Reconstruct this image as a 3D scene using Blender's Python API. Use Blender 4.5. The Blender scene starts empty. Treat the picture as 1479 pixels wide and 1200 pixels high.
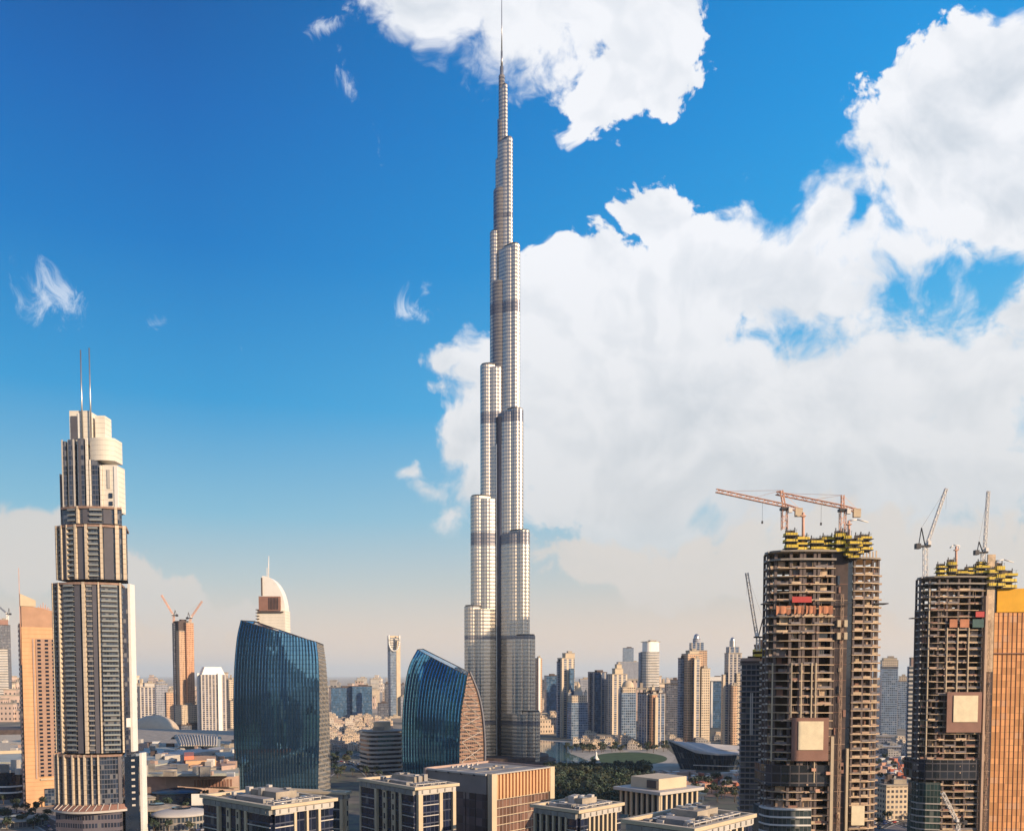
import bpy, bmesh, math, random
from mathutils import Vector, Matrix
R = math.radians
random.seed(7)
S = bpy.context.scene
COL = S.collection

# ------------------------------------------------------------------ camera
FX = 1275.0; HY = 975.0; CH = 100.0; TH = math.atan(FX/25000.0)
YPP = HY + FX*math.tan(TH)
cam_d = bpy.data.cameras.new('camera'); cam = bpy.data.objects.new('camera', cam_d); COL.objects.link(cam)
cam.location = (0, 0, CH); cam.rotation_euler = (R(90)-TH, 0, 0)
cam_d.sensor_fit = 'HORIZONTAL'; cam_d.sensor_width = 36; cam_d.lens = 36*FX/1479.0
cam_d.shift_y = (YPP-600)/1479.0
cam_d.clip_start = 1; cam_d.clip_end = 200000
S.camera = cam

def ray(x, y):
    u = x-739.5; v = YPP-y
    return Vector((u, FX*math.cos(TH)+v*math.sin(TH), -FX*math.sin(TH)+v*math.cos(TH)))
def P(x, y, Y):
    d = ray(x, y); t = Y/d.y
    return Vector((d.x*t, Y, CH+d.z*t))
def G(x, y, z=0.0):
    d = ray(x, y); t = (z-CH)/d.z
    return Vector((d.x*t, d.y*t, z))

# ------------------------------------------------------------------ sun, sky
SUN_DIR = Vector((0.83, -0.56, 0.0)).normalized()
ELEV = R(17)
SUN_DIR = Vector((SUN_DIR.x*math.cos(ELEV), SUN_DIR.y*math.cos(ELEV), math.sin(ELEV)))
sl = bpy.data.lights.new('sun', 'SUN'); sl.energy = 5.0; sl.angle = R(0.5); sl.color = (1.0, 0.73, 0.46)
so = bpy.data.objects.new('sun', sl); COL.objects.link(so)
so.rotation_euler = SUN_DIR.to_track_quat('Z', 'Y').to_euler(); so.location = (600, -300, 900)
S.view_settings.view_transform = 'Standard'; S.view_settings.look = 'None'
S.view_settings.exposure = 0.4; S.view_settings.gamma = 1.0
S.cycles.max_bounces = 6; S.cycles.volume_bounces = 1
S.cycles.use_denoising = True
S.cycles.caustics_reflective = False; S.cycles.caustics_refractive = False
S.cycles.sample_clamp_indirect = 6

W = bpy.data.worlds.new('World'); S.world = W; W.use_nodes = True
class NT:
    def __init__(s, tree): s.t = tree; s.n = tree.nodes; s.l = tree.links
    def new(s, typ, **kw):
        n = s.n.new(typ)
        for k, v in kw.items(): setattr(n, k, v)
        return n
    def put(s, sock, v):
        if v is None: return
        if hasattr(v, 'is_output') or isinstance(v, bpy.types.NodeSocket): s.l.new(v, sock)
        else: sock.default_value = v
    def m(s, op, a=None, b=None, c=None, clamp=False):
        n = s.new('ShaderNodeMath', operation=op); n.use_clamp = clamp
        for i, v in enumerate((a, b, c)): s.put(n.inputs[i], v)
        return n.outputs[0]
    def vm(s, op, a=None, b=None, out=0):
        n = s.new('ShaderNodeVectorMath', operation=op)
        s.put(n.inputs[0], a); s.put(n.inputs[1], b)
        return n.outputs[out]
    def mix(s, f, a, b, bt='MIX'):
        n = s.new('ShaderNodeMix', data_type='RGBA', blend_type=bt)
        s.put(n.inputs[0], f); s.put(n.inputs[6], a); s.put(n.inputs[7], b)
        return n.outputs[2]
    def ramp(s, f, stops, interp='LINEAR'):
        n = s.new('ShaderNodeValToRGB'); cr = n.color_ramp; cr.interpolation = interp
        while len(cr.elements) < len(stops): cr.elements.new(0.5)
        for e, (p, c) in zip(cr.elements, stops):
            e.position = p; e.color = c if len(c) == 4 else (*c, 1)
        s.put(n.inputs[0], f); return n.outputs[0]
    def mr(s, v, a, b, c=0.0, d=1.0, it='LINEAR'):
        n = s.new('ShaderNodeMapRange', interpolation_type=it)
        for i, x in enumerate((v, a, b, c, d)): s.put(n.inputs[i], x)
        return n.outputs[0]
    def noise(s, vec, scale, detail=2.0, rough=0.5, dist=0.0, out=0, dim='3D'):
        n = s.new('ShaderNodeTexNoise', noise_dimensions=dim); s.put(n.inputs['Vector'], vec)
        n.inputs['Scale'].default_value = scale; n.inputs['Detail'].default_value = detail
        n.inputs['Roughness'].default_value = rough; n.inputs['Distortion'].default_value = dist
        return n.outputs[out]
    def xyz(s, x, y, z=0.0):
        n = s.new('ShaderNodeCombineXYZ')
        for i, v in enumerate((x, y, z)): s.put(n.inputs[i], v)
        return n.outputs[0]
    def sep(s, v):
        n = s.new('ShaderNodeSeparateXYZ'); s.put(n.inputs[0], v); return n.outputs

def srgb(r, g, b):
    f = lambda c: (c/255/12.92 if c/255 <= .04045 else ((c/255+.055)/1.055)**2.4)
    return (f(r), f(g), f(b), 1)

def build_world():
    t = NT(W.node_tree); t.n.clear()
    out = t.new('ShaderNodeOutputWorld'); bg = t.new('ShaderNodeBackground')
    t.l.new(bg.outputs[0], out.inputs[0])
    sky = t.new('ShaderNodeTexSky', sky_type='NISHITA'); sky.sun_disc = False
    sky.sun_elevation = ELEV; sky.sun_rotation = math.atan2(SUN_DIR.x, SUN_DIR.y)
    sky.air_density = 1.0; sky.dust_density = 0.6; sky.ozone_density = 3.0
    D = t.new('ShaderNodeTexCoord').outputs['Generated']
    dx, dy, dz = t.sep(D)
    hs = t.new('ShaderNodeHueSaturation'); t.l.new(sky.outputs[0], hs.inputs['Color'])
    hs.inputs['Saturation'].default_value = 1.3; hs.inputs['Value'].default_value = 1.0
    K = lambda r, g, b: tuple(10*c for c in srgb(r, g, b)[:3]) + (1,)
    def grad(cols):
        ps = [0.0, 0.045, 0.10, 0.17, 0.28, 0.41, 0.51, 0.60]
        # ramp holds 0-1 colours, scaled afterwards
        return t.ramp(dz, [(p_, tuple(c/10 for c in K(*k)[:3])) for p_, k in zip(ps, cols)])
    gl = grad([(232,204,178),(220,202,184),(180,194,196),(124,180,206),(44,148,204),(0,116,188),(0,98,174),(0,80,150)])
    gr = grad([(234,204,178),(222,202,184),(194,194,190),(158,190,206),(88,176,220),(34,156,218),(14,144,214),(0,134,208)])
    side = t.mr(dx, -0.30, 0.34, 0.0, 1.0)
    front = t.vm('MULTIPLY', t.mix(side, gl, gr), (8.6, 8.6, 8.6))
    base = t.mix(t.mr(dy, -0.1, 0.35, 0.0, 1.0), t.vm('MULTIPLY', hs.outputs[0], (1.0, 1.0, 1.1)), front)
    # ---- clouds, laid out by direction
    yy = t.m('MAXIMUM', dy, 0.08)
    u = t.m('DIVIDE', dx, yy); v = t.m('DIVIDE', dz, yy)
    uv = t.xyz(u, v, 0.0)
    wob = t.vm('SUBTRACT', t.noise(uv, 5.0, 3, 0.55, out=1, dim='2D'), (0.5, 0.5, 0.5))
    wob = t.vm('MULTIPLY', wob, (0.10, 0.09, 0.0))
    p = t.vm('ADD', uv, wob)
    def field(p, blobs):
        cur = None
        for (cx, cy, rx, ry, w) in blobs:
            d = ray(cx, cy); cu, cv = d.x/d.y, d.z/d.y
            q = t.vm('SUBTRACT', p, (cu, cv, 0)); q = t.vm('MULTIPLY', q, (FX/rx, FX/ry, 0))
            L = t.vm('LENGTH', q, out=1)
            f = t.m('MULTIPLY', t.m('SUBTRACT', 1.0, L), w)
            if cur is None: cur = f
            else:
                n = t.new('ShaderNodeMath', operation='SMOOTH_MAX')
                t.put(n.inputs[0], cur); t.put(n.inputs[1], f); n.inputs[2].default_value = 0.12
                cur = n.outputs[0]
        return cur
    puffy = [(690,-40,190,85,1),(620,4,95,70,1),(820,10,190,112,1),(900,80,120,80,1),(940,40,90,110,1),(850,130,45,62,.8),
             (790,370,40,24,.6),(930,330,70,60,.9),(860,420,130,90,1),(1040,400,180,100,1.1),(1185,330,62,75,.9),
             (1000,560,330,150,1.3),(1250,560,320,170,1.3),(880,640,220,190,1.2),(1150,420,180,90,1),(1200,700,420,130,1.2),
             (1400,180,150,110,1.1),(1330,220,110,100,1.1),(1460,130,130,110,1.1),(1440,290,170,80,1.1),(1300,280,80,60,1.0),
             (1460,560,200,130,1.1),(1290,400,150,100,.95),(1240,340,60,60,.8),(1420,400,120,90,.8),(1470,440,80,60,.9),(960,720,230,110,1.0),(1250,760,330,70,.9),(790,470,60,90,.9),
             (715,560,70,70,.9),(690,630,72,70,.95),(690,700,50,50,.8),(655,525,44,26,.6),(665,745,44,44,.6),(618,712,50,24,.55),(590,690,26,20,.5),(640,560,30,30,.45)]
    soft = [(20,790,120,85,1),(120,830,150,70,1),(240,860,130,52,1),(60,760,70,52,1),(330,890,110,40,.8),(850,800,200,60,.7),(1350,820,360,90,.8),
            (1050,820,260,90,.8)]
    wisps = [(495,52,44,26,1.1),(520,130,30,60,1.15),(545,215,16,30,.8),(60,430,80,52,1.15),(20,410,26,14,.6),(5,290,20,24,.6),
             (185,460,44,14,.7),(600,440,52,38,1.0),(608,396,22,24,.9),(347,495,10,36,.35),(700,105,46,26,.6),(1058,243,10,16,.45)]
    FP = field(p, puffy); FS = field(p, soft); FWs = field(p, wisps)
    def vor(vec, sc, det=2):
        n = t.new('ShaderNodeTexVoronoi', feature='SMOOTH_F1', voronoi_dimensions='2D'); t.put(n.inputs['Vector'], vec)
        n.inputs['Scale'].default_value = sc; n.inputs['Detail'].default_value = det
        n.inputs['Roughness'].default_value = 0.55; n.inputs['Smoothness'].default_value = 0.35
        return n.outputs['Distance']
    def detail(vec):
        a = t.m('SUBTRACT', t.noise(vec, 7.0, 11, 0.62, dim='2D'), 0.5)
        b = t.m('SUBTRACT', 0.40, vor(vec, 22.0, 3))
        return t.m('ADD', t.m('MULTIPLY', a, 1.15), t.m('MULTIPLY', b, 0.36))
    d0 = detail(p)
    d1 = detail(t.vm('ADD', p, (0.010, 0.014, 0.0)))
    fine = t.m('SUBTRACT', t.noise(p, 60.0, 4, 0.62, dim='2D'), 0.5)
    val = t.m('ADD', t.m('ADD', FP, d0), t.m('MULTIPLY', fine, 0.40))
    soft_ = t.mr(t.noise(uv, 4.0, 2, 0.5, dim='2D'), 0.35, 0.65, 0.12, 0.62)
    aP = t.mr(val, -0.16, t.m('ADD', -0.15, soft_), 0, 1, 'SMOOTHSTEP')
    # torn blue gaps inside the right-hand mass
    gap = field(p, [(1420,402,52,54,1.1),(1345,385,52,40,1.0),(1285,405,50,34,.8),(1224,310,16,40,1.2),(1185,470,60,26,.5)])
    gv = t.m('ADD', gap, t.m('MULTIPLY', t.m('ADD', d0, t.m('MULTIPLY', fine, 0.5)), -1.3))
    aP = t.m('MULTIPLY', aP, t.mr(gv, -0.05, 0.85, 1.0, 0.0, 'SMOOTHSTEP'))
    aS = t.mr(t.m('ADD', FS, t.m('MULTIPLY', d0, 0.8)), 0.05, 0.26, 0, 0.85, 'SMOOTHSTEP')
    wn = t.noise(t.vm('MULTIPLY', p, (1.0, 0.8, 1)), 22.0, 6, 0.68, 0.6, dim='2D')
    aW = t.mr(t.m('ADD', FWs, t.m('MULTIPLY', t.m('SUBTRACT', wn, 0.58), 3.4)), 0.1, 1.2, 0, 0.72, 'SMOOTHSTEP')
    # fade each mass toward the haze near the horizon
    fadeP = t.mr(dz, 0.03, 0.19, 0.0, 1.0, 'SMOOTHSTEP')
    # relief
    n0 = t.m('ADD', t.m('MULTIPLY', t.noise(p, 6.5, 3.0, 0.55, dim='2D'), 1.4), t.m('MULTIPLY', vor(p, 11.0, 1), -0.45))
    n1 = t.m('ADD', t.m('MULTIPLY', t.noise(t.vm('ADD', p, (0.022, 0.034, 0.0)), 6.5, 3.0, 0.55, dim='2D'), 1.4), t.m('MULTIPLY', vor(t.vm('ADD', p, (0.022, 0.034, 0.0)), 11.0, 1), -0.45))
    relL = t.mr(t.m('SUBTRACT', n0, n1), -0.22, 0.22, 0.0, 1.0, 'SMOOTHSTEP')
    relS = t.mr(t.m('SUBTRACT', d0, d1), -0.12, 0.14, 0.0, 1.0)
    rel = t.m('ADD', t.m('MULTIPLY', relL, 0.62), t.m('MULTIPLY', relS, 0.38))
    deep = t.mr(val, 0.25, 1.15, 0.0, 1.0, 'SMOOTHSTEP')
    lit = t.m('SUBTRACT', t.m('ADD', 0.72, t.m('MULTIPLY', rel, 0.46)), t.m('MULTIPLY', deep, 0.20))
    lown = t.mr(t.noise(uv, 3.2, 3, 0.5, dim='2D'), 0.35, 0.68, 0.0, 1.0)
    lit = t.m('SUBTRACT', lit, t.m('MULTIPLY', t.m('MULTIPLY', lown, deep), 0.42), clamp=True)
    white = (7.0, 7.15, 7.5, 1); grey = (4.0, 4.6, 5.3, 1)
    cc = t.mix(lit, grey, white)
    lowc = t.mr(dz, 0.08, 0.42, 1.0, 0.0)
    cc = t.mix(t.m('MULTIPLY', lowc, 0.75), cc, (4.5, 4.65, 4.65, 1))
    c = t.mix(t.m('MULTIPLY', aP, fadeP), base, cc)
    c = t.mix(t.m('MULTIPLY', aS, t.mr(dz, 0.02, 0.10, 0.0, 1.0)), c, (5.6, 5.25, 4.9, 1))
    c = t.mix(aW, c, (6.6, 7.0, 7.6, 1))
    # scattered cloud over the rest of the sky dome (behind and above the camera)
    glow = t.mr(dz, 0.0, 0.22, 0.75, 0.0, 'SMOOTHSTEP')
    c = t.mix(t.m('MULTIPLY', glow, t.mr(dy, 0.1, -0.2, 0.0, 1.0)), c, (9.5, 8.6, 7.6, 1))
    c = t.mix(t.m('LESS_THAN', dz, -0.004), c, (0.5, 0.5, 0.55, 1))
    nb = t.noise(t.vm('MULTIPLY', D, (1, 1, 2.2)), 2.6, 5, 0.6)
    ab = t.m('MULTIPLY', t.m('MULTIPLY', t.mr(nb, 0.50, 0.66, 0, 0.85, 'SMOOTHSTEP'), t.mr(dy, 0.25, 0.0, 0.0, 1.0)), t.m('GREATER_THAN', dz, 0.0))
    c = t.mix(ab, c, (7.4, 7.0, 6.4, 1))
    t.l.new(c, bg.inputs[0]); bg.inputs[1].default_value = 0.1
build_world()
W.cycles.sampling_method = 'MANUAL'; W.cycles.sample_map_resolution = 512

# ------------------------------------------------------------------ mesh helpers
def put(o, label=None, cat=None, group=None, kind=None):
    if label: o['label'] = label
    if cat: o['category'] = cat
    if group: o['group'] = group
    if kind: o['kind'] = kind
    return o
def empty(name, loc, rz=0.0, label=None, cat=None, group=None):
    o = bpy.data.objects.new(name, None); COL.objects.link(o); o.empty_display_size = 1
    o.location = loc; o.rotation_euler = (0, 0, rz)
    return put(o, label, cat, group)
def copy_tree(o, parent=None):
    c = o.copy(); COL.objects.link(c); c.parent = parent
    for ch in list(o.children): copy_tree(ch, c)
    return c

class MB:
    def __init__(s):
        s.v = []; s.f = []; s.uv = []; s.mi = []; s.sm = []
    def face(s, pts, uvs=None, mi=0, smooth=False):
        i = len(s.v); s.v += [tuple(p) for p in pts]; s.f.append(tuple(range(i, i+len(pts))))
        s.uv.append(uvs or [(p[0], p[1]) for p in pts]); s.mi.append(mi); s.sm.append(smooth); return s
    def box(s, cx, cy, cz, sx, sy, sz, rz=0.0, mi=0):
        """centre x, y, BOTTOM z, sizes"""
        h = [(-sx/2, -sy/2), (sx/2, -sy/2), (sx/2, sy/2), (-sx/2, sy/2)]
        c, n = math.cos(rz), math.sin(rz)
        s.prism([(cx+x*c-y*n, cy+x*n+y*c) for x, y in h], cz, cz+sz, mi=mi); return s
    def prism(s, poly, z0, z1, mi=0, top=None, caps=(True, True), smooth=False, u0=0.0, capmi=None):
        top = top or poly; n = len(poly); u = u0
        zt = z1 if isinstance(z1, (list, tuple)) else [z1]*n
        zb = z0 if isinstance(z0, (list, tuple)) else [z0]*n
        for i in range(n):
            j = (i+1) % n; a, b = poly[i], poly[j]; c, d = top[j], top[i]
            L = math.hypot(b[0]-a[0], b[1]-a[1])
            s.face([(a[0], a[1], zb[i]), (b[0], b[1], zb[j]), (c[0], c[1], zt[j]), (d[0], d[1], zt[i])],
                   [(u, zb[i]), (u+L, zb[j]), (u+L, zt[j]), (u, zt[i])], mi, smooth)
            u += L
        cm = mi if capmi is None else capmi
        if caps[1]: s.face([(top[i][0], top[i][1], zt[i]) for i in range(n)], None, cm)
        if caps[0]: s.face([(poly[i][0], poly[i][1], zb[i]) for i in reversed(range(n))], None, cm)
        return s
    def tube(s, p0, p1, r0, r1=None, n=6, mi=0, caps=True):
        p0 = Vector(p0); p1 = Vector(p1); r1 = r0 if r1 is None else r1
        d = (p1-p0); L = d.length
        if L < 1e-6: return s
        d.normalize(); a = d.orthogonal().normalized(); b = d.cross(a)
        A = []; B = []
        for k in range(n):
            t = 2*math.pi*k/n + math.pi/n; w = a*math.cos(t)+b*math.sin(t)
            A.append(p0+w*r0); B.append(p1+w*r1)
        for k in range(n):
            j = (k+1) % n
            s.face([A[k], A[j], B[j], B[k]], [(k, 0), (k+1, 0), (k+1, L), (k, L)], mi, n > 4)
        if caps:
            s.face(list(reversed(A)), None, mi); s.face(B, None, mi)
        return s
    def grid(s, fn, nu, nv, mi=0, smooth=True, uvfn=None, flip=False):
        g = [[Vector(fn(i/nu, j/nv)) for j in range(nv+1)] for i in range(nu+1)]
        for i in range(nu):
            for j in range(nv):
                q = [g[i][j], g[i+1][j], g[i+1][j+1], g[i][j+1]]
                uu = [(i, j), (i+1, j), (i+1, j+1), (i, j+1)]
                uvs = [uvfn(a/nu, b/nv) for a, b in uu] if uvfn else [(q[k].x, q[k].z) for k in range(4)]
                if flip: q.reverse(); uvs.reverse()
                s.face(q, uvs, mi, smooth)
        return s
    def lattice(s, p0, p1, w, r, step=None, n=3):
        p0 = Vector(p0); p1 = Vector(p1); d = p1-p0; L = d.length; d.normalize()
        a = d.cross(Vector((0, 1, 0.05))).normalized(); b = d.cross(a).normalized()
        k = max(2, int(L/(step or w*1.1)))
        cs = [(a*i+b*j)*(w/2) for i, j in ((-1, -1), (1, -1), (1, 1), (-1, 1))]
        for c in cs: s.tube(p0+c, p1+c, r, n=n+1)
        for q in range(k):
            x0 = p0+d*(L*q/k); x1 = p0+d*(L*(q+1)/k)
            for e in range(4):
                c0, c1 = cs[e], cs[(e+1) % 4]
                if q % 2: c0, c1 = c1, c0
                s.tube(x0+c0, x1+c1, r*0.7, n=3, caps=False)
        return s
    def mesh(s, name, mats):
        me = bpy.data.meshes.new(name)
        me.from_pydata(s.v, [], s.f)
        ul = me.uv_layers.new(name='UVMap'); k = 0
        flat = [c for f in s.uv for p in f for c in p]
        ul.data.foreach_set('uv', flat)
        mats = mats if isinstance(mats, (list, tuple)) else [mats]
        for m in mats: me.materials.append(m)
        me.polygons.foreach_set('material_index', s.mi)
        me.polygons.foreach_set('use_smooth', s.sm)
        if any(s.sm):
            bm = bmesh.new(); bm.from_mesh(me); bmesh.ops.remove_doubles(bm, verts=bm.verts, dist=0.002); bm.to_mesh(me); bm.free()
        me.update()
        return me
    def build(s, name, mats, parent=None, **kw):
        o = bpy.data.objects.new(name, s.mesh(name, mats)); COL.objects.link(o)
        if parent: o.parent = parent
        return put(o, **kw)

def many(name, mesh, parent, locs, limit=100):
    """copies of one part; past the limit the rest become one 'stuff' part. locs: (x, y, z, rz)"""
    for (x, y, z, rz) in locs[:limit]:
        o = bpy.data.objects.new(name, mesh); COL.objects.link(o); o.parent = parent
        o.location = (x, y, z); o.rotation_euler = (0, 0, rz)
    rest = locs[limit:]
    if rest:
        m = MB()
        uvl = mesh.uv_layers[0].data
        for (x, y, z, rz) in rest:
            M = Matrix.Translation((x, y, z)) @ Matrix.Rotation(rz, 4, 'Z')
            for p in mesh.polygons:
                m.face([M @ mesh.vertices[i].co for i in p.vertices], [tuple(uvl[l].uv) for l in p.loop_indices], p.material_index)
        m.build(name, list(mesh.materials), parent, kind='stuff')

def rect(w, d, cx=0.0, cy=0.0, r=0.0):
    c, n = math.cos(r), math.sin(r)
    return [(cx+x*c-y*n, cy+x*n+y*c) for x, y in ((-w/2, -d/2), (w/2, -d/2), (w/2, d/2), (-w/2, d/2))]
def circle(r, n=24, cx=0.0, cy=0.0, ry=None):
    ry = ry or r
    return [(cx+r*math.cos(2*math.pi*k/n), cy+ry*math.sin(2*math.pi*k/n)) for k in range(n)]
def inset(poly, d):
    cx = sum(p[0] for p in poly)/len(poly); cy = sum(p[1] for p in poly)/len(poly)
    o = []
    for x, y in poly:
        L = math.hypot(x-cx, y-cy); k = (L-d)/L; o.append((cx+(x-cx)*k, cy+(y-cy)*k))
    return o

# ------------------------------------------------------------------ materials
def mat(name, col, rough=0.7, metal=0.0, var=0.12, vs=0.15, spec=0.4, bump=0.0, bs=2.0):
    m = bpy.data.materials.new(name); m.use_nodes = True; t = NT(m.node_tree); t.n.clear()
    out = t.new('ShaderNodeOutputMaterial'); b = t.new('ShaderNodeBsdfPrincipled')
    t.l.new(b.outputs[0], out.inputs[0])
    co = t.new('ShaderNodeTexCoord').outputs['Object']
    n = t.noise(co, vs, 5, 0.6)
    f = t.mr(n, 0.3, 0.7, 1-var, 1+var)
    t.l.new(t.vm('MULTIPLY', (col[0], col[1], col[2]), t.xyz(f, f, f)), b.inputs['Base Color'])
    b.inputs['Roughness'].default_value = rough; b.inputs['Metallic'].default_value = metal
    b.inputs['Specular IOR Level'].default_value = spec
    if bump:
        bp = t.new('ShaderNodeBump'); bp.inputs['Strength'].default_value = bump; bp.inputs['Distance'].default_value = 0.3
        t.l.new(t.noise(co, bs, 4, 0.6), bp.inputs['Height']); t.l.new(bp.outputs[0], b.inputs['Normal'])
    return m

def facade(name, wall, glass, fh=3.6, bw=3.0, wv=(0.30, 0.86), wh=(0.12, 0.88), grough=0.12, gmetal=0.0, gspec=0.8,
           wrough=0.75, wmetal=0.0, stripe=None, lit=0.0, gvar=0.5, wvar=0.12):
    """window grid from UV metres: u along the wall, v height. stripe=(period m, (lo, hi), colour): solid vertical piers"""
    m = bpy.data.materials.new(name); m.use_nodes = True; t = NT(m.node_tree); t.n.clear()
    out = t.new('ShaderNodeOutputMaterial')
    uv = t.new('ShaderNodeUVMap'); uv.uv_map = 'UVMap'
    u, v, _ = t.sep(uv.outputs[0])
    su = t.m('DIVIDE', u, bw); sv = t.m('DIVIDE', v, fh)
    fu = t.m('FRACT', su); fv = t.m('FRACT', sv)
    def band(x, lo, hi):
        return t.m('MULTIPLY', t.m('GREATER_THAN', x, lo), t.m('LESS_THAN', x, hi))
    mask = t.m('MULTIPLY', band(fu, *wh), band(fv, *wv))
    wn = t.new('ShaderNodeTexWhiteNoise', noise_dimensions='2D')
    t.l.new(t.xyz(t.m('FLOOR', su), t.m('FLOOR', sv)), wn.inputs['Vector'])
    rnd = wn.outputs['Value']
    nrm = t.new('ShaderNodeNewGeometry').outputs['Normal']
    nz = t.sep(nrm)[2]
    mask = t.m('MULTIPLY', mask, t.m('LESS_THAN', t.m('ABSOLUTE', nz), 0.7))
    co = t.new('ShaderNodeTexCoord').outputs['Object']
    dirt = t.mr(t.noise(t.vm('MULTIPLY', co, (1, 1, 0.25)), 0.12, 5, 0.6), 0.3, 0.7, 1-wvar, 1+wvar)
    wc = t.vm('MULTIPLY', (wall[0], wall[1], wall[2]), t.xyz(dirt, dirt, dirt))
    if stripe:
        per, (lo, hi), sc = stripe
        sm = band(t.m('FRACT', t.m('DIVIDE', u, per)), lo, hi)
        wc = t.mix(sm, wc, (*sc, 1)); mask = t.m('MULTIPLY', mask, t.m('SUBTRACT', 1.0, sm))
    gk = t.mr(rnd, 0, 1, 1-gvar, 1+gvar)
    gc = t.vm('MULTIPLY', (glass[0], glass[1], glass[2]), t.xyz(gk, gk, gk))
    # blinds drawn in a few windows
    bl = t.m('GREATER_THAN', rnd, 0.90)
    gc = t.mix(t.m('MULTIPLY', bl, 0.35), gc, (0.35, 0.33, 0.30, 1))
    bw_ = t.new('ShaderNodeBsdfPrincipled'); t.l.new(wc, bw_.inputs['Base Color'])
    bw_.inputs['Roughness'].default_value = wrough; bw_.inputs['Metallic'].default_value = wmetal
    bg_ = t.new('ShaderNodeBsdfPrincipled'); t.l.new(gc, bg_.inputs['Base Color'])
    bg_.inputs['Roughness'].default_value = grough; bg_.inputs['Metallic'].default_value = gmetal
    bg_.inputs['Specular IOR Level'].default_value = gspec
    # each pane is mounted a touch off true
    nn = t.new('ShaderNodeTexWhiteNoise', noise_dimensions='2D')
    t.l.new(t.xyz(t.m('FLOOR', su), t.m('FLOOR', sv)), nn.inputs['Vector'])
    off = t.vm('MULTIPLY', t.vm('SUBTRACT', nn.outputs['Color'], (0.5, 0.5, 0.5)), (0.02, 0.02, 0.012))
    t.l.new(t.vm('NORMALIZE', t.vm('ADD', nrm, off)), bg_.inputs['Normal'])
    bp = t.new('ShaderNodeBump'); bp.inputs['Strength'].default_value = 0.6; bp.inputs['Distance'].default_value = 0.25
    bp.invert = True; t.l.new(mask, bp.inputs['Height']); t.l.new(bp.outputs[0], bw_.inputs['Normal'])
    mx = t.new('ShaderNodeMixShader'); t.l.new(mask, mx.inputs[0])
    t.l.new(bw_.outputs[0], mx.inputs[1]); t.l.new(bg_.outputs[0], mx.inputs[2])
    t.l.new(mx.outputs[0], out.inputs[0])
    return m

M = {}
M['concrete'] = mat('concrete', (0.30, 0.27, 0.24), 0.85, bump=0.2)
M['raw_concrete'] = mat('raw_concrete', (0.58, 0.45, 0.32), 0.9, var=0.28, vs=0.4, bump=0.3)
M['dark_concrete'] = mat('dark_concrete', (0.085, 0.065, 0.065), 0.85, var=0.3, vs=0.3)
M['cream'] = mat('cream', (0.54, 0.45, 0.33), 0.7, var=0.08)
M['pale'] = mat('pale', (0.47, 0.45, 0.43), 0.65, var=0.08)
M['white'] = mat('white', (0.78, 0.77, 0.74), 0.5, var=0.06)
M['tan'] = mat('tan', (0.58, 0.36, 0.21), 0.75, var=0.1)
M['sand_wall'] = mat('sand_wall', (0.50, 0.36, 0.27), 0.8, var=0.12)
M['pink_wall'] = mat('pink_wall', (0.42, 0.31, 0.27), 0.8, var=0.12)
M['roof_grey'] = mat('roof_grey', (0.27, 0.26, 0.25), 0.8, var=0.25, vs=0.12)
M['roof_tan'] = mat('roof_tan', (0.34, 0.30, 0.25), 0.8, var=0.35, vs=0.15)
M['roof_green'] = mat('roof_green', (0.40, 0.42, 0.38), 0.6, var=0.2, vs=0.05)
M['metal'] = mat('metal', (0.45, 0.45, 0.46), 0.35, 0.8)
M['dark_metal'] = mat('dark_metal', (0.06, 0.06, 0.07), 0.5, 0.3)
M['glass_dark'] = mat('glass_dark', (0.012, 0.022, 0.045), 0.08, 0.0, spec=0.9)
M['yellow'] = mat('yellow', (0.68, 0.50, 0.06), 0.6, var=0.2, vs=0.6)
M['orange_net'] = mat('orange_net', (0.50, 0.22, 0.13), 0.9, var=0.2, vs=0.2)
M['crane_red'] = mat('crane_red', (0.50, 0.16, 0.10), 0.55, var=0.15)
M['crane_tan'] = mat('crane_tan', (0.62, 0.36, 0.26), 0.55, var=0.15)
M['crane_white'] = mat('crane_white', (0.72, 0.70, 0.68), 0.5, var=0.1)
M['red'] = mat('red', (0.50, 0.06, 0.06), 0.6)
M['brown_panel'] = mat('brown_panel', (0.27, 0.15, 0.12), 0.7, var=0.15)
M['grass'] = mat('grass', (0.045, 0.085, 0.035), 0.95, var=0.35, vs=0.08)
M['asphalt'] = mat('asphalt', (0.055, 0.056, 0.062), 0.9, var=0.2, vs=0.05)
M['paving'] = mat('paving', (0.22, 0.20, 0.18), 0.9, var=0.3, vs=0.05)
M['mark'] = mat('mark', (0.7, 0.7, 0.68), 0.8)
M['bark'] = mat('bark', (0.10, 0.07, 0.05), 0.9)
M['water'] = mat('water', (0.10, 0.20, 0.20), 0.06, var=0.1, spec=0.8)

M['cream_joint'] = facade('cream_joint', (0.56, 0.48, 0.38), (0.34, 0.28, 0.22), 3.0, 1.9, (0.90, 1.0), (0.0, 1.0), 0.8, gspec=0.3, gvar=0.15, wvar=0.16)
M['white_joint'] = facade('white_joint', (0.74, 0.70, 0.62), (0.48, 0.44, 0.40), 3.0, 1.9, (0.92, 1.0), (0.0, 1.0), 0.7, gspec=0.3, gvar=0.15, wvar=0.08)
M['tan_joint'] = facade('tan_joint', (0.60, 0.36, 0.20), (0.42, 0.24, 0.13), 3.2, 2.6, (0.93, 1.0), (0.0, 1.0), 0.8, gspec=0.3, gvar=0.15, wvar=0.16)

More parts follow.
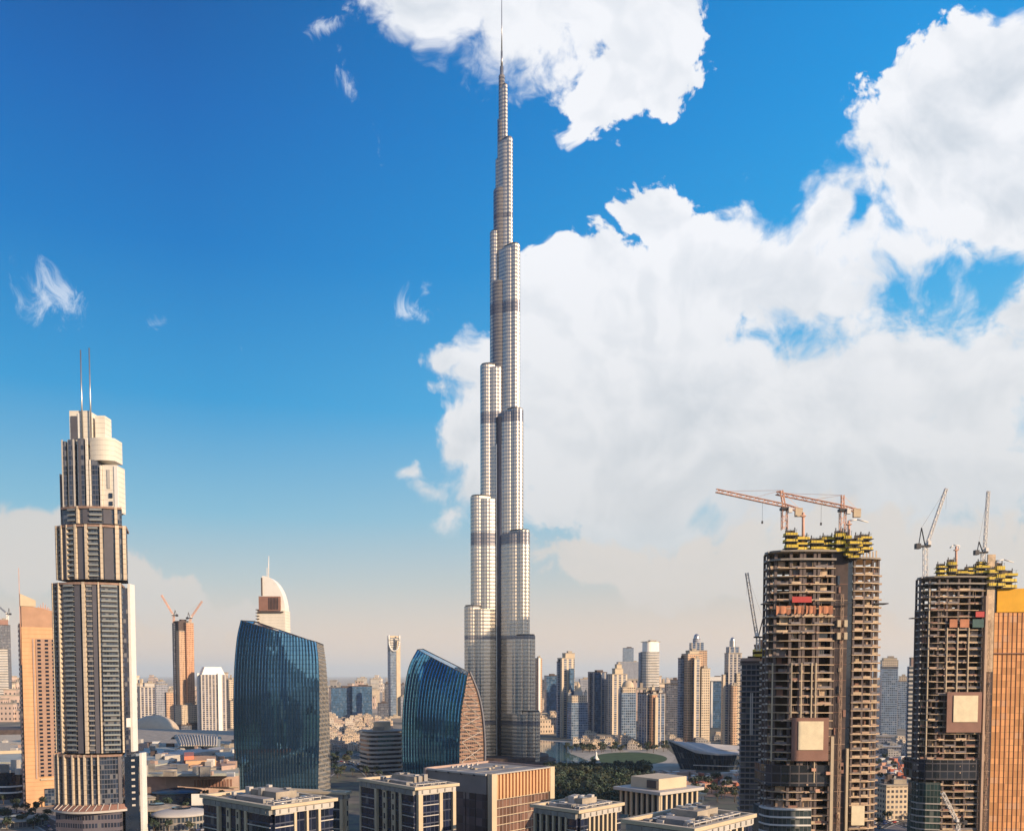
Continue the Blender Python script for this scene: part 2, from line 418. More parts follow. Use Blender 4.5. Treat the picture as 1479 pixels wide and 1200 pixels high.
# ------------------------------------------------------------------ ground and air
def ground():
    m = bpy.data.materials.new('desert_city_ground'); m.use_nodes = True; t = NT(m.node_tree); t.n.clear()
    out = t.new('ShaderNodeOutputMaterial'); b = t.new('ShaderNodeBsdfPrincipled'); t.l.new(b.outputs[0], out.inputs[0])
    co = t.new('ShaderNodeTexCoord').outputs['Object']
    n1 = t.noise(co, 0.004, 6, 0.6); n2 = t.noise(co, 0.05, 6, 0.65)
    sand = t.mix(n2, (0.34, 0.27, 0.20, 1), (0.52, 0.44, 0.35, 1))
    br = t.new('ShaderNodeTexBrick'); t.put(br.inputs['Vector'], co)
    br.inputs['Scale'].default_value = 0.011; br.inputs['Mortar Size'].default_value = 0.05; br.inputs['Bias'].default_value = 0
    br.inputs['Color1'].default_value = (0.16, 0.14, 0.12, 1); br.inputs['Color2'].default_value = (0.09, 0.09, 0.085, 1)
    br.inputs['Mortar'].default_value = (0.06, 0.06, 0.065, 1)
    city = t.mix(t.mr(n2, 0.42, 0.6), br.outputs[0], (0.10, 0.11, 0.08, 1))
    y = t.sep(co)[1]
    far = t.m('ADD', t.mr(y, 1300, 2600), t.mr(n1, 0.4, 0.6, -0.4, 0.4), clamp=True)
    t.l.new(t.mix(far, city, sand), b.inputs['Base Color']); b.inputs['Roughness'].default_value = 0.95
    MB().face([(-60000, -3000, 0), (60000, -3000, 0), (60000, 90000, 0), (-60000, 90000, 0)]).build('ground', m, kind='structure')
ground()
def haze():
    m = bpy.data.materials.new('haze'); m.use_nodes = True; t = NT(m.node_tree); t.n.clear()
    out = t.new('ShaderNodeOutputMaterial'); pv = t.new('ShaderNodeVolumePrincipled')
    pv.inputs['Color'].default_value = (0.84, 0.95, 1.0, 1); pv.inputs['Density'].default_value = 3.2e-5
    pv.inputs['Anisotropy'].default_value = 0.15
    t.l.new(pv.outputs[0], out.inputs['Volume'])
    b = MB(); b.prism([(-61000, -3100), (61000, -3100), (61000, 91000), (-61000, 91000)], -1, 900)
    b.build('haze', m, kind='stuff')
haze()

# ------------------------------------------------------------------ tallest tower
def zat(x, y, Y): return P(x, y, Y).z
def burj():
    base = G(725, 1107); Y = base.y
    K = FX/Y
    m = bpy.data.materials.new('steel_and_glass_cladding'); m.use_nodes = True; t = NT(m.node_tree); t.n.clear()
    out = t.new('ShaderNodeOutputMaterial')
    uv = t.new('ShaderNodeUVMap'); uv.uv_map = 'UVMap'; u, v, _ = t.sep(uv.outputs[0])
    fv = t.m('FRACT', t.m('DIVIDE', v, 3.9)); fu = t.m('FRACT', t.m('DIVIDE', u, 3.1))
    glass = t.m('MULTIPLY', t.mr(fv, 0.30, 0.5, 0, 1), t.mr(fv, 0.80, 1.0, 1, 0))
    fin = t.m('LESS_THAN', fu, 0.24)
    glass = t.m('MULTIPLY', glass, t.m('SUBTRACT', 0.9, t.m('MULTIPLY', fin, 0.15)))
    bands = None
    for (ya, yb) in ((592, 608), (768, 786), (432, 448), (1040, 1046), (300, 306), (918, 923)):
        b = t.m('MULTIPLY', t.m('GREATER_THAN', v, zat(725, yb, Y)), t.m('LESS_THAN', v, zat(725, ya, Y)))
        bands = b if bands is None else t.m('MAXIMUM', bands, b)
    wn = t.new('ShaderNodeTexWhiteNoise', noise_dimensions='2D')
    t.l.new(t.xyz(t.m('FLOOR', t.m('DIVIDE', u, 3.1)), t.m('FLOOR', t.m('DIVIDE', v, 3.9))), wn.inputs['Vector'])
    rv = t.mr(wn.outputs['Value'], 0, 1, 0.86, 1.14)
    steel = (0.64, 0.57, 0.48, 1); gl = t.vm('MULTIPLY', (0.34, 0.33, 0.34), t.xyz(rv, rv, rv))
    c = t.mix(glass, steel, gl); c = t.mix(t.m('MULTIPLY', bands, 0.75), c, (0.10, 0.115, 0.17, 1))
    b = t.new('ShaderNodeBsdfPrincipled'); t.l.new(c, b.inputs['Base Color'])
    t.l.new(t.m('SUBTRACT', 0.72, t.m('MULTIPLY', bands, 0.3)), b.inputs['Metallic'])
    t.l.new(t.mr(glass, 0, 1, 0.36, 0.20), b.inputs['Roughness'])
    bp = t.new('ShaderNodeBump'); bp.inputs['Strength'].default_value = 0.2; bp.inputs['Distance'].default_value = 0.2
    bp.invert = True; t.l.new(glass, bp.inputs['Height']); t.l.new(bp.outputs[0], b.inputs['Normal'])
    t.l.new(b.outputs[0], out.inputs[0])
    root = empty('supertall_skyscraper', (base.x, base.y+20, 0), 0, 'tallest silvery stepped skyscraper with a needle spire, rising into the clouds', 'skyscraper')
    M['navy_groove'] = mat('navy_groove', (0.05, 0.06, 0.10), 0.35, 0.4)
    off_x = 14*math.cos(R(-101))
    def stad(ang, r, rho, n=14, flute=0.0):
        a = R(ang); ux, uy = math.cos(a), math.sin(a)
        pts = []
        for k in range(n+1):
            th = a-math.pi/2+math.pi*k/n
            rk = rho-(flute if k % 2 else 0.0)
            pts.append((ux*r+rk*math.cos(th), uy*r+rk*math.sin(th)))
        pts.append((-uy*rho, ux*rho)); pts.append((uy*rho, -ux*rho))
        return pts
    Yc = Y
    def tier(ang, r, rho, yt):
        z = zat(725, yt, Yc)
        b = MB(); b.prism(stad(ang, r+rho*0.1, rho*0.88, 16, rho*.035), 0, z, caps=(False, True))
        b.prism(stad(ang, max(r-rho*1.15, 0.5), rho*1.42, 24, rho*.035), 0, z-3.0, caps=(False, True))
        o = b.build('wing_tier', m, root)
        # parapet and plant on the setback roof
        q = MB(); p = stad(ang, r-0.5, rho-0.8)
        q.prism(p, z, z+1.4); ux, uy = math.cos(R(ang)), math.sin(R(ang))
        if yt > 300:
            q.box(ux*r*0.86, uy*r*0.86, z+1.4, 2.2, 2.2, 2.6)
        q.build('terrace_roof', M['dark_metal'], o)
    A, B_, C_ = -42, -160, 80
    for ext, rho, yt in ((41.9, 9, 1027), (36.6, 9, 918), (30.8, 9, 767), (23.8, 8.5, 590), (20.0, 6.0, 350), (12.0, 4.2, 190), (6.3, 2.4, 108)):
        tier(A, (ext-rho)/math.cos(R(42)), rho, yt)
    for ext, rho, yt in ((41.5, 8.5, 875), (34.6, 8.5, 715), (23.8, 8, 522), (13.2, 6, 325), (7.0, 3.6, 217)):
        tier(B_, (ext-rho)/math.cos(R(20)), rho, yt)
    for r, rho, yt in ((48, 9, 960), (40, 9, 830), (31, 9, 655), (21, 8.5, 478), (13, 6, 290), (6, 3.4, 150)):
        tier(C_, r, rho, yt)
    for rho, yt in ((12.6, 400), (9.2, 262), (6.0, 237), (4.6, 160), (3.4, 92)):
        z = zat(725, yt, Yc)
        b = MB(); b.prism(circle(rho, 20), 0, z, smooth=True, caps=(False, True)); b.prism(circle(rho-0.8, 16), z, z+1.2)
        b.build('core_tier', m, root)
    for rr_, off, yt in ((3.4, 13.6, 600), (2.2, 9.6, 470)):
        q = MB(); q.tube((off*math.cos(R(-101)), off*math.sin(R(-101)), 0), (off*math.cos(R(-101)), off*math.sin(R(-101)), zat(725, yt, Yc)), rr_, n=10); q.build('groove_shade', M['navy_groove'], root)  # dark tube stands in for the shadowed groove between the wings
    for dx_ in (-3.1, 2.9):
        q = MB(); q.box(off_x+dx_, -16.0, 0, 0.9, 0.9, zat(725, 640, Yc)); q.build('vertical_fin', M['metal'], root)
    b = MB(); z0 = zat(725, 110, Yc)
    b.tube((0, 0, z0), (0, 0, zat(725, 78, Yc)), 2.4, 2.0, 10); b.tube((0, 0, zat(725, 78, Yc)), (0, 0, zat(725, 55, Yc)), 1.3, 1.1, 8)
    b.tube((0, 0, zat(725, 55, Yc)), (0, 0, zat(725, -22, Yc)), 0.8, 0.35, 8)
    b.build('spire', M['metal'], root)
    b = MB(); b.prism(circle(60, 40), 0, 7); b.prism(circle(52, 40), 7, 12)
    b.build('podium', M['dark_concrete'], root)
burj()

# ------------------------------------------------------------------ twin-spired residential tower on the left
def boulevard_tower():
    base = G(126, 1207); Y = base.y; s = FX/Y
    root = empty('twin_spired_tower', base, 0, 'tall stepped residential tower with two thin spires and curved balcony front, left of the dome', 'skyscraper')
    x0 = P(126, 975, Y).x - base.x  # 0 by design of lean
    def X(px, py=975): return P(px, py, Y).x - P(126, 1207, Y).x
    def Z(py): return P(126, py, Y).z
    glass = facade('tower_glass', (0.11, 0.12, 0.155), (0.03, 0.045, 0.08), 3.0, 1.6, (0.12, 0.94), (0.06, 0.94), gspec=0.7, gvar=0.6)
    fin_m = M['cream_joint']; grey = mat('tower_grey_cladding', (0.10, 0.10, 0.125), 0.6, var=0.1)
    rail = mat('balcony_front', (0.22, 0.26, 0.28), 0.4, var=0.12)
    def tier(pa, pb, yt, yb, bays, bulge, depth, fh=3.0, side=True):
        ym = (yt+yb)/2; xa, xb, z0, z1 = X(pa+6, ym), X(pb, ym), Z(yb), Z(yt)
        def fp(f, out=0.0):
            x = xa+(xb-xa)*f; y = -bulge*4*f*(1-f)-out*0.98
            return (x+(f-0.5)*0.5*out, y)
        N = 24
        front = [fp(i/N) for i in range(N+1)]
        xq = X(pb-20, ym); body = front+[(xq, depth), (xa, depth)]
        mb = MB(); mb.prism(body, z0, z1); bo = mb.build('tower_tier', glass, root)
        fins = []; 
        for (f0, f1, ty) in bays:
            f0 = (f0-pa)/(pb-pa); f1 = (f1-pa)/(pb-pa)
            a, b_ = fp(f0), fp(f1); cx, cy = (a[0]+b_[0])/2, (a[1]+b_[1])/2
            w = math.hypot(b_[0]-a[0], b_[1]-a[1]); rz = math.atan2(b_[1]-a[1], b_[0]-a[0])
            nx, ny = math.sin(rz), -math.cos(rz)
            if ty == 'F':
                q = MB(); q.box(cx+nx*0.5, cy+ny*0.5, z0, w*0.72, 2.4, z1-z0+1.2, rz); q.build('fin', fin_m, bo)
            elif ty == 'W':
                q = MB(); q.box(cx+nx*0.1, cy+ny*0.1, z0, w, 1.0, z1-z0, rz); q.build('wall_panel', grey, bo)
            elif ty in 'Bb':
                q = MB(); q.box(0, -0.55, 0, w*0.98, 1.7, 0.32); q.box(0, -1.36, 0.32, w*0.98, 0.08, 0.85, mi=1)
                if ty == 'b': q = MB(); q.box(0, -0.3, 0, w*0.98, 1.1, 0.9)
                me = q.mesh('balcony', [M['roof_grey'], rail])
                n = int((z1-z0)/fh)
                locs = [(cx+nx*0.4, cy+ny*0.4, z0+(k+0.5)*(z1-z0)/n, rz) for k in range(n)]
                balc.append((me, locs, bo))
        # cornice
        q = MB(); q.prism([fp(i/N, 1.4) for i in range(N+1)]+[(xq+1.2, depth), (xa-1.2, depth)], z1-0.2, z1+1.1)
        q.build('cornice', mat_brown, bo)
        return bo
    balc = []
    mat_brown = mat('tower_cornice', (0.30, 0.20, 0.16), 0.8, var=0.25, vs=0.5)
    # foot: curved lobby canopy and lower tier
    lower = [(76, 78, 'F'), (83, 85, 'F'), (94.5, 97.5, 'F'), (109, 112, 'F'), (127, 130.5, 'F'), (146, 149, 'F'), (119, 120.5, 'F'), (138, 139.5, 'F'), (172, 176, 'W')]
    tier(76, 177, 1091, 1160, lower, 7, 22, 2.9)
    tier(75, 178, 845, 1086, [(75, 77, 'F'), (79, 84, 'b'), (87, 90, 'F'), (98.5, 115, 'B'), (115, 124, 'W'), (126.5, 132, 'F'), (133, 140.5, 'b'),
                              (141, 147.5, 'W'), (148.5, 151, 'F'), (152.5, 173, 'B'), (174.5, 177.5, 'F')], 7, 22, 2.95)
    tier(77, 184, 763, 838, [(78, 81, 'F'), (83.5, 86.5, 'b'), (88, 91.5, 'F'), (92, 99, 'W'), (99, 101.5, 'F'), (102, 112, 'B'), (112.5, 117, 'F'), (117.5, 128, 'W'),
                             (128.5, 133.5, 'F'), (134, 148, 'B'), (149.5, 154, 'F'), (155, 167, 'W'), (168.5, 175, 'F'), (177.5, 183, 'F')], 7, 20, 3.0)
    tier(84, 176, 736, 758, [(98, 112, 'B'), (113, 117, 'F'), (122, 131, 'W'), (133, 151, 'B'), (152, 163, 'W'), (166, 171, 'F')], 5, 18, 3.0)
    for me, locs, bo in balc:
        pass
    # balconies: the first hundred as parts, the rest as one part
    tot = 0
    for me, locs, bo in balc:
        lim = max(0, min(len(locs), 96-tot)); tot += lim
        many('balcony', me, root, locs[:lim], 1000)
        if locs[lim:]: many('balcony', me, root, locs[lim:], 0)
    # crown blocks
    def block(name, pa, pb, yt, yb, y0, dep, m, parts=()):
        q = MB(); ym = (yt+yb)/2; pb = pb-5; xa, xb = X(pa, ym), X(pb, ym)
        q.prism([(xa, y0), (xb, y0), (xb, y0+dep), (xa, y0+dep)], Z(yb), Z(yt)); o = q.build(name, m, root)
        for (nm, a, b_, t_, u_, mm) in parts:
            r = MB(); r.box((X(a, ym)+X(b_, ym))/2, y0-0.02, Z(u_), X(b_, ym)-X(a, ym), 1.0, Z(t_)-Z(u_)); r.build(nm, mm, o)
    gd = M['glass_dark']; cr = M['white_joint']
    block('crown_block', 97, 131, 591, 640, 3, 11, cr, [('louvre_panel', 99.5, 108, 599, 633, grey), ('fin', 109.5, 112, 595, 637, M['white'])])
    block('crown_block', 131, 150, 596, 640, 6, 9, cr)
    q = MB(); xa, xb = X(128, 645), X(164, 645)
    pl = [(xa+(xb-xa)*i/10, 1.5-2.2*4*(i/10)*(1-i/10)) for i in range(11)]+[(xb, 12), (xa, 12)]
    q.prism(pl, Z(665), Z(632), smooth=False); q.build('crown_block', cr, root)
    block('crown_block', 148, 173, 671, 738, 0.5, 12, cr, [('window', 157, 162, 712, 719, gd), ('window', 157, 162, 724, 730, gd), ('fin', 165, 170, 673, 736, M['white']), ('wall_panel', 155, 159, 678, 705, M['pale'])])
    block('crown_block', 88, 99, 636, 760, 2, 10, glass, [('fin', 88, 89.5, 634, 758, M['pale']), ('fin', 97, 99, 634, 758, M['pale'])])
    block('crown_block', 99, 113, 634, 760, 1, 11, glass, [('fin', 105.5, 107.5, 634, 758, M['pale']), ('fin', 112, 114, 640, 758, cr)])
    block('crown_block', 114, 127, 633, 760, 0, 11, glass, [('fin', 125, 128, 633, 758, cr), ('wall_panel', 114.5, 117, 636, 755, grey)])
    block('crown_block', 130, 147, 664, 738, 0, 10, glass, [('fin', 130, 132, 664, 736, cr), ('fin', 145, 147.5, 672, 736, cr)])
    block('crown_block', 82, 88, 682, 760, 4, 9, cr, [('wall_panel', 83, 85.5, 686, 745, grey)])
    for px, y_ in ((116.5, 504), (129, 501)):
        q = MB(); q.tube((X(px, 600), 1.8, Z(640)), (X(px, 600), 1.8, Z(y_)), 0.55, 0.35, 6); q.build('spire', M['metal'], root)
    # dark side recess with the white edge, and lower side slab
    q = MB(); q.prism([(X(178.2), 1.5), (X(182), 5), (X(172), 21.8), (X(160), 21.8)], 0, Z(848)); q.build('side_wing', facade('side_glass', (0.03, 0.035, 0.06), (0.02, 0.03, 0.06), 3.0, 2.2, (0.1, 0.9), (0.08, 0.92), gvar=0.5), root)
    q = MB(); q.box(X(184), 8, Z(1086), 1.5, 7, Z(842)-Z(1086)); q.build('edge_fin', M['white'], root)
    q = MB(); q.box(X(196.5), 7.5, 0, 1.5, 7, Z(1088)); q.build('edge_fin', M['white'], root)
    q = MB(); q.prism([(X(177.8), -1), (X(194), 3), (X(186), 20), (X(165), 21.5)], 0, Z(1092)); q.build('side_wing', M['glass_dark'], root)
    w = MB(); w.box(0, 0, 0, 2.0, 0.4, 1.2); me = w.mesh('window', M['pale'])
    rz = math.atan2(4, X(194)-X(177.8))
    for k in range(8):
        o = bpy.data.objects.new('window', me); COL.objects.link(o); o.parent = root; o.location = (X(188), 1.2, Z(1164)+k*4.0); o.rotation_euler = (0, 0, rz)
    q = MB(); q.box(X(180.5), 2.6, Z(1050), 3.2, 0.3, 5.6, R(25)); q.build('sign_panel', M['white'], root)
    # lobby canopy
    q = MB()
    arc = [(X(70)+(X(180)-X(70))*i/24, -13*4*(i/24)*(1-i/24)-1) for i in range(25)]
    q.prism(arc+[(X(180), 18), (X(70), 18)], Z(1170), Z(1167)); q.build('lobby_canopy', M['pale'], root)
    q = MB(); ia = inset(arc, 3.0)
    q.prism(arc+[(X(180), 18), (X(70), 18)], Z(1167), Z(1160), top=[(X(76)+(X(177)-X(76))*i/24, -7*4*(i/24)*(1-i/24)) for i in range(25)]+[(X(177), 18), (X(76), 18)])
    q.build('canopy_roof', M['brown_panel'], root)
    for i in range(1, 12):
        f = i/12; q = MB(); a = (X(70)+(X(180)-X(70))*f, -13*4*f*(1-f)-1, Z(1167)+0.3); b_ = (X(76)+(X(177)-X(76))*f, -7*4*f*(1-f), Z(1160)+0.6)
        q.tube(a, b_, 0.3, n=4); q.build('canopy_rib', M['pale'], root)
    q = MB(); q.prism([(X(80), -4), (X(126), -10), (X(172), -4), (X(172), 17), (X(80), 17)], 0, Z(1170)); q.build('lobby', facade('lobby_glass', (0.12, 0.11, 0.14), (0.03, 0.04, 0.07), 5, 1.8), root)
boulevard_tower()

# ------------------------------------------------------------------ sandstone-coloured slab on the far left
def tan_tower():
    b0 = G(38, 1166); Y = b0.y
    r = Vector((0.86, 0.51)).normalized()
    root = empty('sandstone_tower', b0, math.atan2(r.y, r.x), 'sunlit tan tower with rows of small square windows, behind the twin-spired tower', 'tower')
    # local: +x along lit face, +y along dark side
    Z = lambda py: P(38, py, Y).z
    L = 30.0; D = 24.0
    zt = Z(905)
    q = MB(); q.prism([(0, 0), (L, 0), (L, D), (0, D)], 0, zt); body = q.build('body', M['tan_joint'], root)
    q = MB(); q.prism([(0.3, 0.3), (L, 0.3), (L, D), (0.3, D)], zt, [Z(872), Z(884), Z(884), Z(872)]); q.build('crown_wall', mat('crown_brown', (0.42, 0.26, 0.18), 0.8), root)
    q = MB(); q.prism([(-0.3, -0.3), (10, -0.3), (9, 2.2), (-0.3, 2.2)], Z(873)-1, [Z(857), Z(866), Z(866), Z(857)]); q.build('crown_fin', M['cream'], root)
    q = MB(); q.tube((-0.6, 0.6, Z(960)), (-0.6, 0.6, Z(820)), 0.35, 0.2, 5); q.build('mast', M['crane_tan'], root)
    q = MB(); q.box(-0.9, D/2, 0, 1.6, D*0.9, Z(900)); q.build('side_wall', facade('tan_side_shaded', (0.07, 0.06, 0.09), (0.02, 0.03, 0.05), 3.6, 3, (0.3, 0.8), (0.05, 0.95)), root)  # the side's shade is put into this dark wall colour
    q = MB(); q.box(7.5, -0.15, Z(1125), 1.0, 0.9, Z(922)-Z(1125)); q.build('pier', M['pink_wall'], root)
    q = MB(); q.box(17.5, -0.2, Z(1122), 17, 0.5, Z(922)-Z(1122)); q.build('window_wall', mat('window_wall_tan', (0.36, 0.24, 0.19), 0.8), root)
    w = MB(); w.box(0, 0, 0, 2.3, 0.5, 1.6); w.box(0, -0.12, -0.35, 2.6, 0.5, 0.25, mi=1)
    me = w.mesh('window', [M['glass_dark'], M['tan']])
    z0, z1 = Z(1122), Z(926); n = 36
    locs = [(x, -0.35, z0+(z1-z0)*k/(n-1), 0) for k in range(n-1, -1, -1) for x in (11.4, 16.4, 21.2)]
    many('window', me, root, locs)
    q = MB(); q.box(16.5, -0.55, Z(1127.5), 13, 1.0, 1.2); q.build('ledge', M['cream'], root)
    q = MB(); q.box(17, -0.2, 0.5, 9, 0.8, Z(1141)); q.build('entrance_glazing', facade('entrance', (0.10, 0.12, 0.16), (0.02, 0.04, 0.08), 2.5, 2.2, (0.06, 0.94), (0.05, 0.95)), root)
    q = MB(); q.box(6.5, -0.2, Z(1164), 3, 0.8, 3); q.build('window', M['glass_dark'], root)
    q = MB()
    for i in range(5): q.tube((12+i*1.6, 6, Z(884)), (12+i*1.6, 6, Z(868+abs(i-2)*3)), 0.25, n=4)
    q.tube((11, 6, Z(876)), (20, 6, Z(877)), 0.25, n=4); q.build('roof_gantry', M['crane_tan'], root)
tan_tower()

# ------------------------------------------------------------------ curved glass towers
def curve_pts(pts, n):
    """pts: (x, y) pixels bottom to top -> n+1 samples, smooth"""
    out = []
    segs = len(pts)-1
    for k in range(n+1):
        t_ = k/n*segs; i = min(int(t_), segs-1); f = t_-i
        p0 = pts[max(i-1, 0)]; p1 = pts[i]; p2 = pts[i+1]; p3 = pts[min(i+2, segs)]
        c = []
        for a in (0, 1):
            c.append(0.5*((2*p1[a])+(-p0[a]+p2[a])*f+(2*p0[a]-5*p1[a]+4*p2[a]-p3[a])*f*f+(-p0[a]+3*p1[a]-3*p2[a]+p3[a])*f**3))
        out.append(tuple(c))
    return out
def glass_wall(name, base, frame, pane=1.6, fh=3.9, metal=0.55, rough=0.06):
    m = bpy.data.materials.new(name); m.use_nodes = True; t = NT(m.node_tree); t.n.clear()
    out = t.new('ShaderNodeOutputMaterial'); b = t.new('ShaderNodeBsdfPrincipled'); t.l.new(b.outputs[0], out.inputs[0])
    uv = t.new('ShaderNodeUVMap'); uv.uv_map = 'UVMap'; u, v, _ = t.sep(uv.outputs[0])
    su = t.m('DIVIDE', u, pane); sv = t.m('DIVIDE', v, fh); fu = t.m('FRACT', su); fv = t.m('FRACT', sv)
    fr = t.m('MAXIMUM', t.m('LESS_THAN', fu, 0.07), t.m('LESS_THAN', fv, 0.07))
    sp = t.m('LESS_THAN', fv, 0.30)
    wn = t.new('ShaderNodeTexWhiteNoise', noise_dimensions='2D'); t.l.new(t.xyz(t.m('FLOOR', su), t.m('FLOOR', sv)), wn.inputs['Vector'])
    k = t.mr(wn.outputs['Value'], 0, 1, 0.92, 1.08)
    c = t.vm('MULTIPLY', base, t.xyz(k, k, k)); c = t.mix(t.m('MULTIPLY', sp, 0.18), c, (base[0]*.5, base[1]*.5, base[2]*.5, 1)); c = t.mix(fr, c, (*frame, 1))
    t.l.new(c, b.inputs['Base Color']); b.inputs['Metallic'].default_value = metal; b.inputs['Specular IOR Level'].default_value = 0.8
    t.l.new(t.mr(fr, 0, 1, rough, 0.5), b.inputs['Roughness'])
    nrm = t.new('ShaderNodeNewGeometry').outputs['Normal']
    off = t.vm('MULTIPLY', t.vm('SUBTRACT', wn.outputs['Color'], (0.5, 0.5, 0.5)), (0.006, 0.006, 0.006))
    t.l.new(t.vm('NORMALIZE', t.vm('ADD', nrm, off)), b.inputs['Normal'])
    return m
def curved_tower(name, label, yb, C, Ys, nm, side_mat, glassm, side_parts):
    """C: four corner curves in pixels (front left, front right, back right, back left), Ys: their depths"""
    N = 22
    crv = [[P(x, y, Yv) for x, y in curve_pts(c, N)] for c, Yv in zip(C, Ys)]
    o0 = Vector((crv[1][0].x, crv[1][0].y, 0))
    root = empty(name, o0, 0, label, 'office tower')
    crv = [[p-o0 for p in c] for c in crv]
    for c in crv: c[0].z = 0
    def wall(a, b_, u, v, bul=0.0):
        j = v*N; i = min(int(j), N-1); f = j-i
        pa = crv[a][i].lerp(crv[a][i+1], f); pb = crv[b_][i].lerp(crv[b_][i+1], f)
        p = pa.lerp(pb, u); d = (pb-pa); n = Vector((d.y, -d.x, 0)).normalized()
        return p+n*(bul*4*u*(1-u))
    L = (crv[0][0]-crv[1][0]).length; d01 = crv[1][0]-crv[0][0]
    fold = lambda u: 0.75 if int(round(u*nm*2)) % 2 else 0.0
    q = MB(); q.grid(lambda u, v: wall(0, 1, u, v, 2.5)+Vector((d01.y, -d01.x, 0)).normalized()*fold(u), nm*2, N, smooth=False, uvfn=lambda u, v: (u*L, wall(0, 1, u, v).z)); fr = q.build('front_glazing', glassm, root)
    L2 = (crv[1][0]-crv[2][0]).length
    q = MB(); q.grid(lambda u, v: wall(1, 2, u, v), 6, N, uvfn=lambda u, v: (u*L2, wall(1, 2, u, v).z)); sd = q.build('side_wall', side_mat, root)
    q = MB(); q.grid(lambda u, v: wall(2, 3, u, v), 6, N); q.grid(lambda u, v: wall(3, 0, u, v), 6, N)
    top = [c[N] for c in crv]; q.face(top); q.build('rear_walls', glassm, root)
    for k in range(nm+1):
        u = k/nm; q = MB(); pts = [wall(0, 1, u, j/N, 2.5) for j in range(N+1)]
        d = crv[1][0]-crv[0][0]; n = Vector((d.y, -d.x, 0)).normalized()
        for j in range(N): q.tube(pts[j]+n*0.2, pts[j+1]+n*0.2, 0.2, n=4, caps=False)
        q.build('mullion', M['blue_metal'], fr)
    q = MB()
    rim = [top[3], top[0]]+[wall(0, 1, k/10, 1, 2.5) for k in range(1, 10)]+[top[1], top[2], top[3]]
    for a, b_ in zip(rim, rim[1:]): q.tube(a, b_, 0.5, n=5)
    q.build('roof_rim', M['dark_metal'], root)
    side_parts(root, wall, crv, N)
    return root
M['blue_metal'] = mat('blue_metal', (0.03, 0.07, 0.12), 0.3, 0.6)
gA = glass_wall('blue_glazing', (0.11, 0.27, 0.46), (0.02, 0.05, 0.10), metal=0.96, rough=0.03)
gB = glass_wall('teal_glazing', (0.07, 0.25, 0.46), (0.01, 0.05, 0.09), metal=0.96, rough=0.03)
def sideA(root, wall, crv, N):
    for k in range(1, 33):
        z = k/33
        q = MB(); q.tube(wall(1, 2, 0, z)+Vector((0.2, -0.2, 0)), wall(1, 2, 1, z)+Vector((0.2, -0.2, 0)), 0.28, n=4); q.build('floor_band', M['concrete'], root)
YA = G(458, 1143).y
curved_tower('curved_glass_tower', 'wide blue ribbed-glass tower with a roof sloping down to the right', 1143,
    [[(341, 1143), (338, 1060), (338, 980), (342, 925), (348, 896)], [(459, 1143), (461, 1060), (461, 1000), (460, 955), (457, 927)],
     [(478, 1143), (477, 1080), (475, 1020), (471, 960), (467, 931)], [(362, 1143), (360, 1060), (360, 980), (362, 925), (367, 897)]],
    [YA+14, YA, YA+24, YA+38], 27, facade('grey_lattice_side', (0.22, 0.21, 0.20), (0.07, 0.09, 0.12), 3.9, 2.2, (0.25, 0.85), (0.15, 0.85)), gA, sideA)
def sideB(root, wall, crv, N):
    # projecting rim blade, diagonal braces and floor slabs of the lattice side
    q = MB()
    for j in range(N): q.tube(crv[2][j]+Vector((1.2, -0.6, 0)), crv[2][j+1]+Vector((1.2, -0.6, 0)), 1.1, n=6, caps=False)
    q.build('rim_blade', mat('rim_grey', (0.15, 0.16, 0.20), 0.5), root)
    for k in range(1, 24):
        q = MB(); z = k/25
        q.tube(wall(1, 2, 0.04, z)+Vector((0, -0.3, 0)), wall(1, 2, 0.96, z)+Vector((0, -0.3, 0)), 0.35, n=4); q.build('floor_band', M['sand_wall'], root)
    for k in range(7):
        a, b_ = k/8, (k+1)/8
        for s_ in ((0.1, 0.9), (0.9, 0.1)):
            q = MB(); q.tube(wall(1, 2, s_[0], a)+Vector((0, -0.6, 0)), wall(1, 2, s_[1], b_)+Vector((0, -0.6, 0)), 0.3, n=4); q.build('brace', M['pale'], root)
YB = G(664, 1124).y
curved_tower('curved_glass_tower', 'smaller leaning teal-glass tower with a brown braced side, left of the supertall tower', 1124,
    [[(582, 1124), (581, 1060), (583, 1010), (590, 965), (603, 938)], [(663, 1124), (664, 1070), (666, 1030), (671, 1000), (675, 975)],
     [(698, 1124), (699, 1080), (696, 1035), (689, 1000), (677, 970)], [(612, 1124), (606, 1060), (602, 1010), (604, 965), (611, 937)]],
    [YB+22, YB, YB+30, YB+50], 19, facade('brown_braced_side', (0.26, 0.16, 0.12), (0.05, 0.05, 0.06), 3.9, 3.0, (0.3, 0.8), (0.1, 0.9)), gB, sideB)

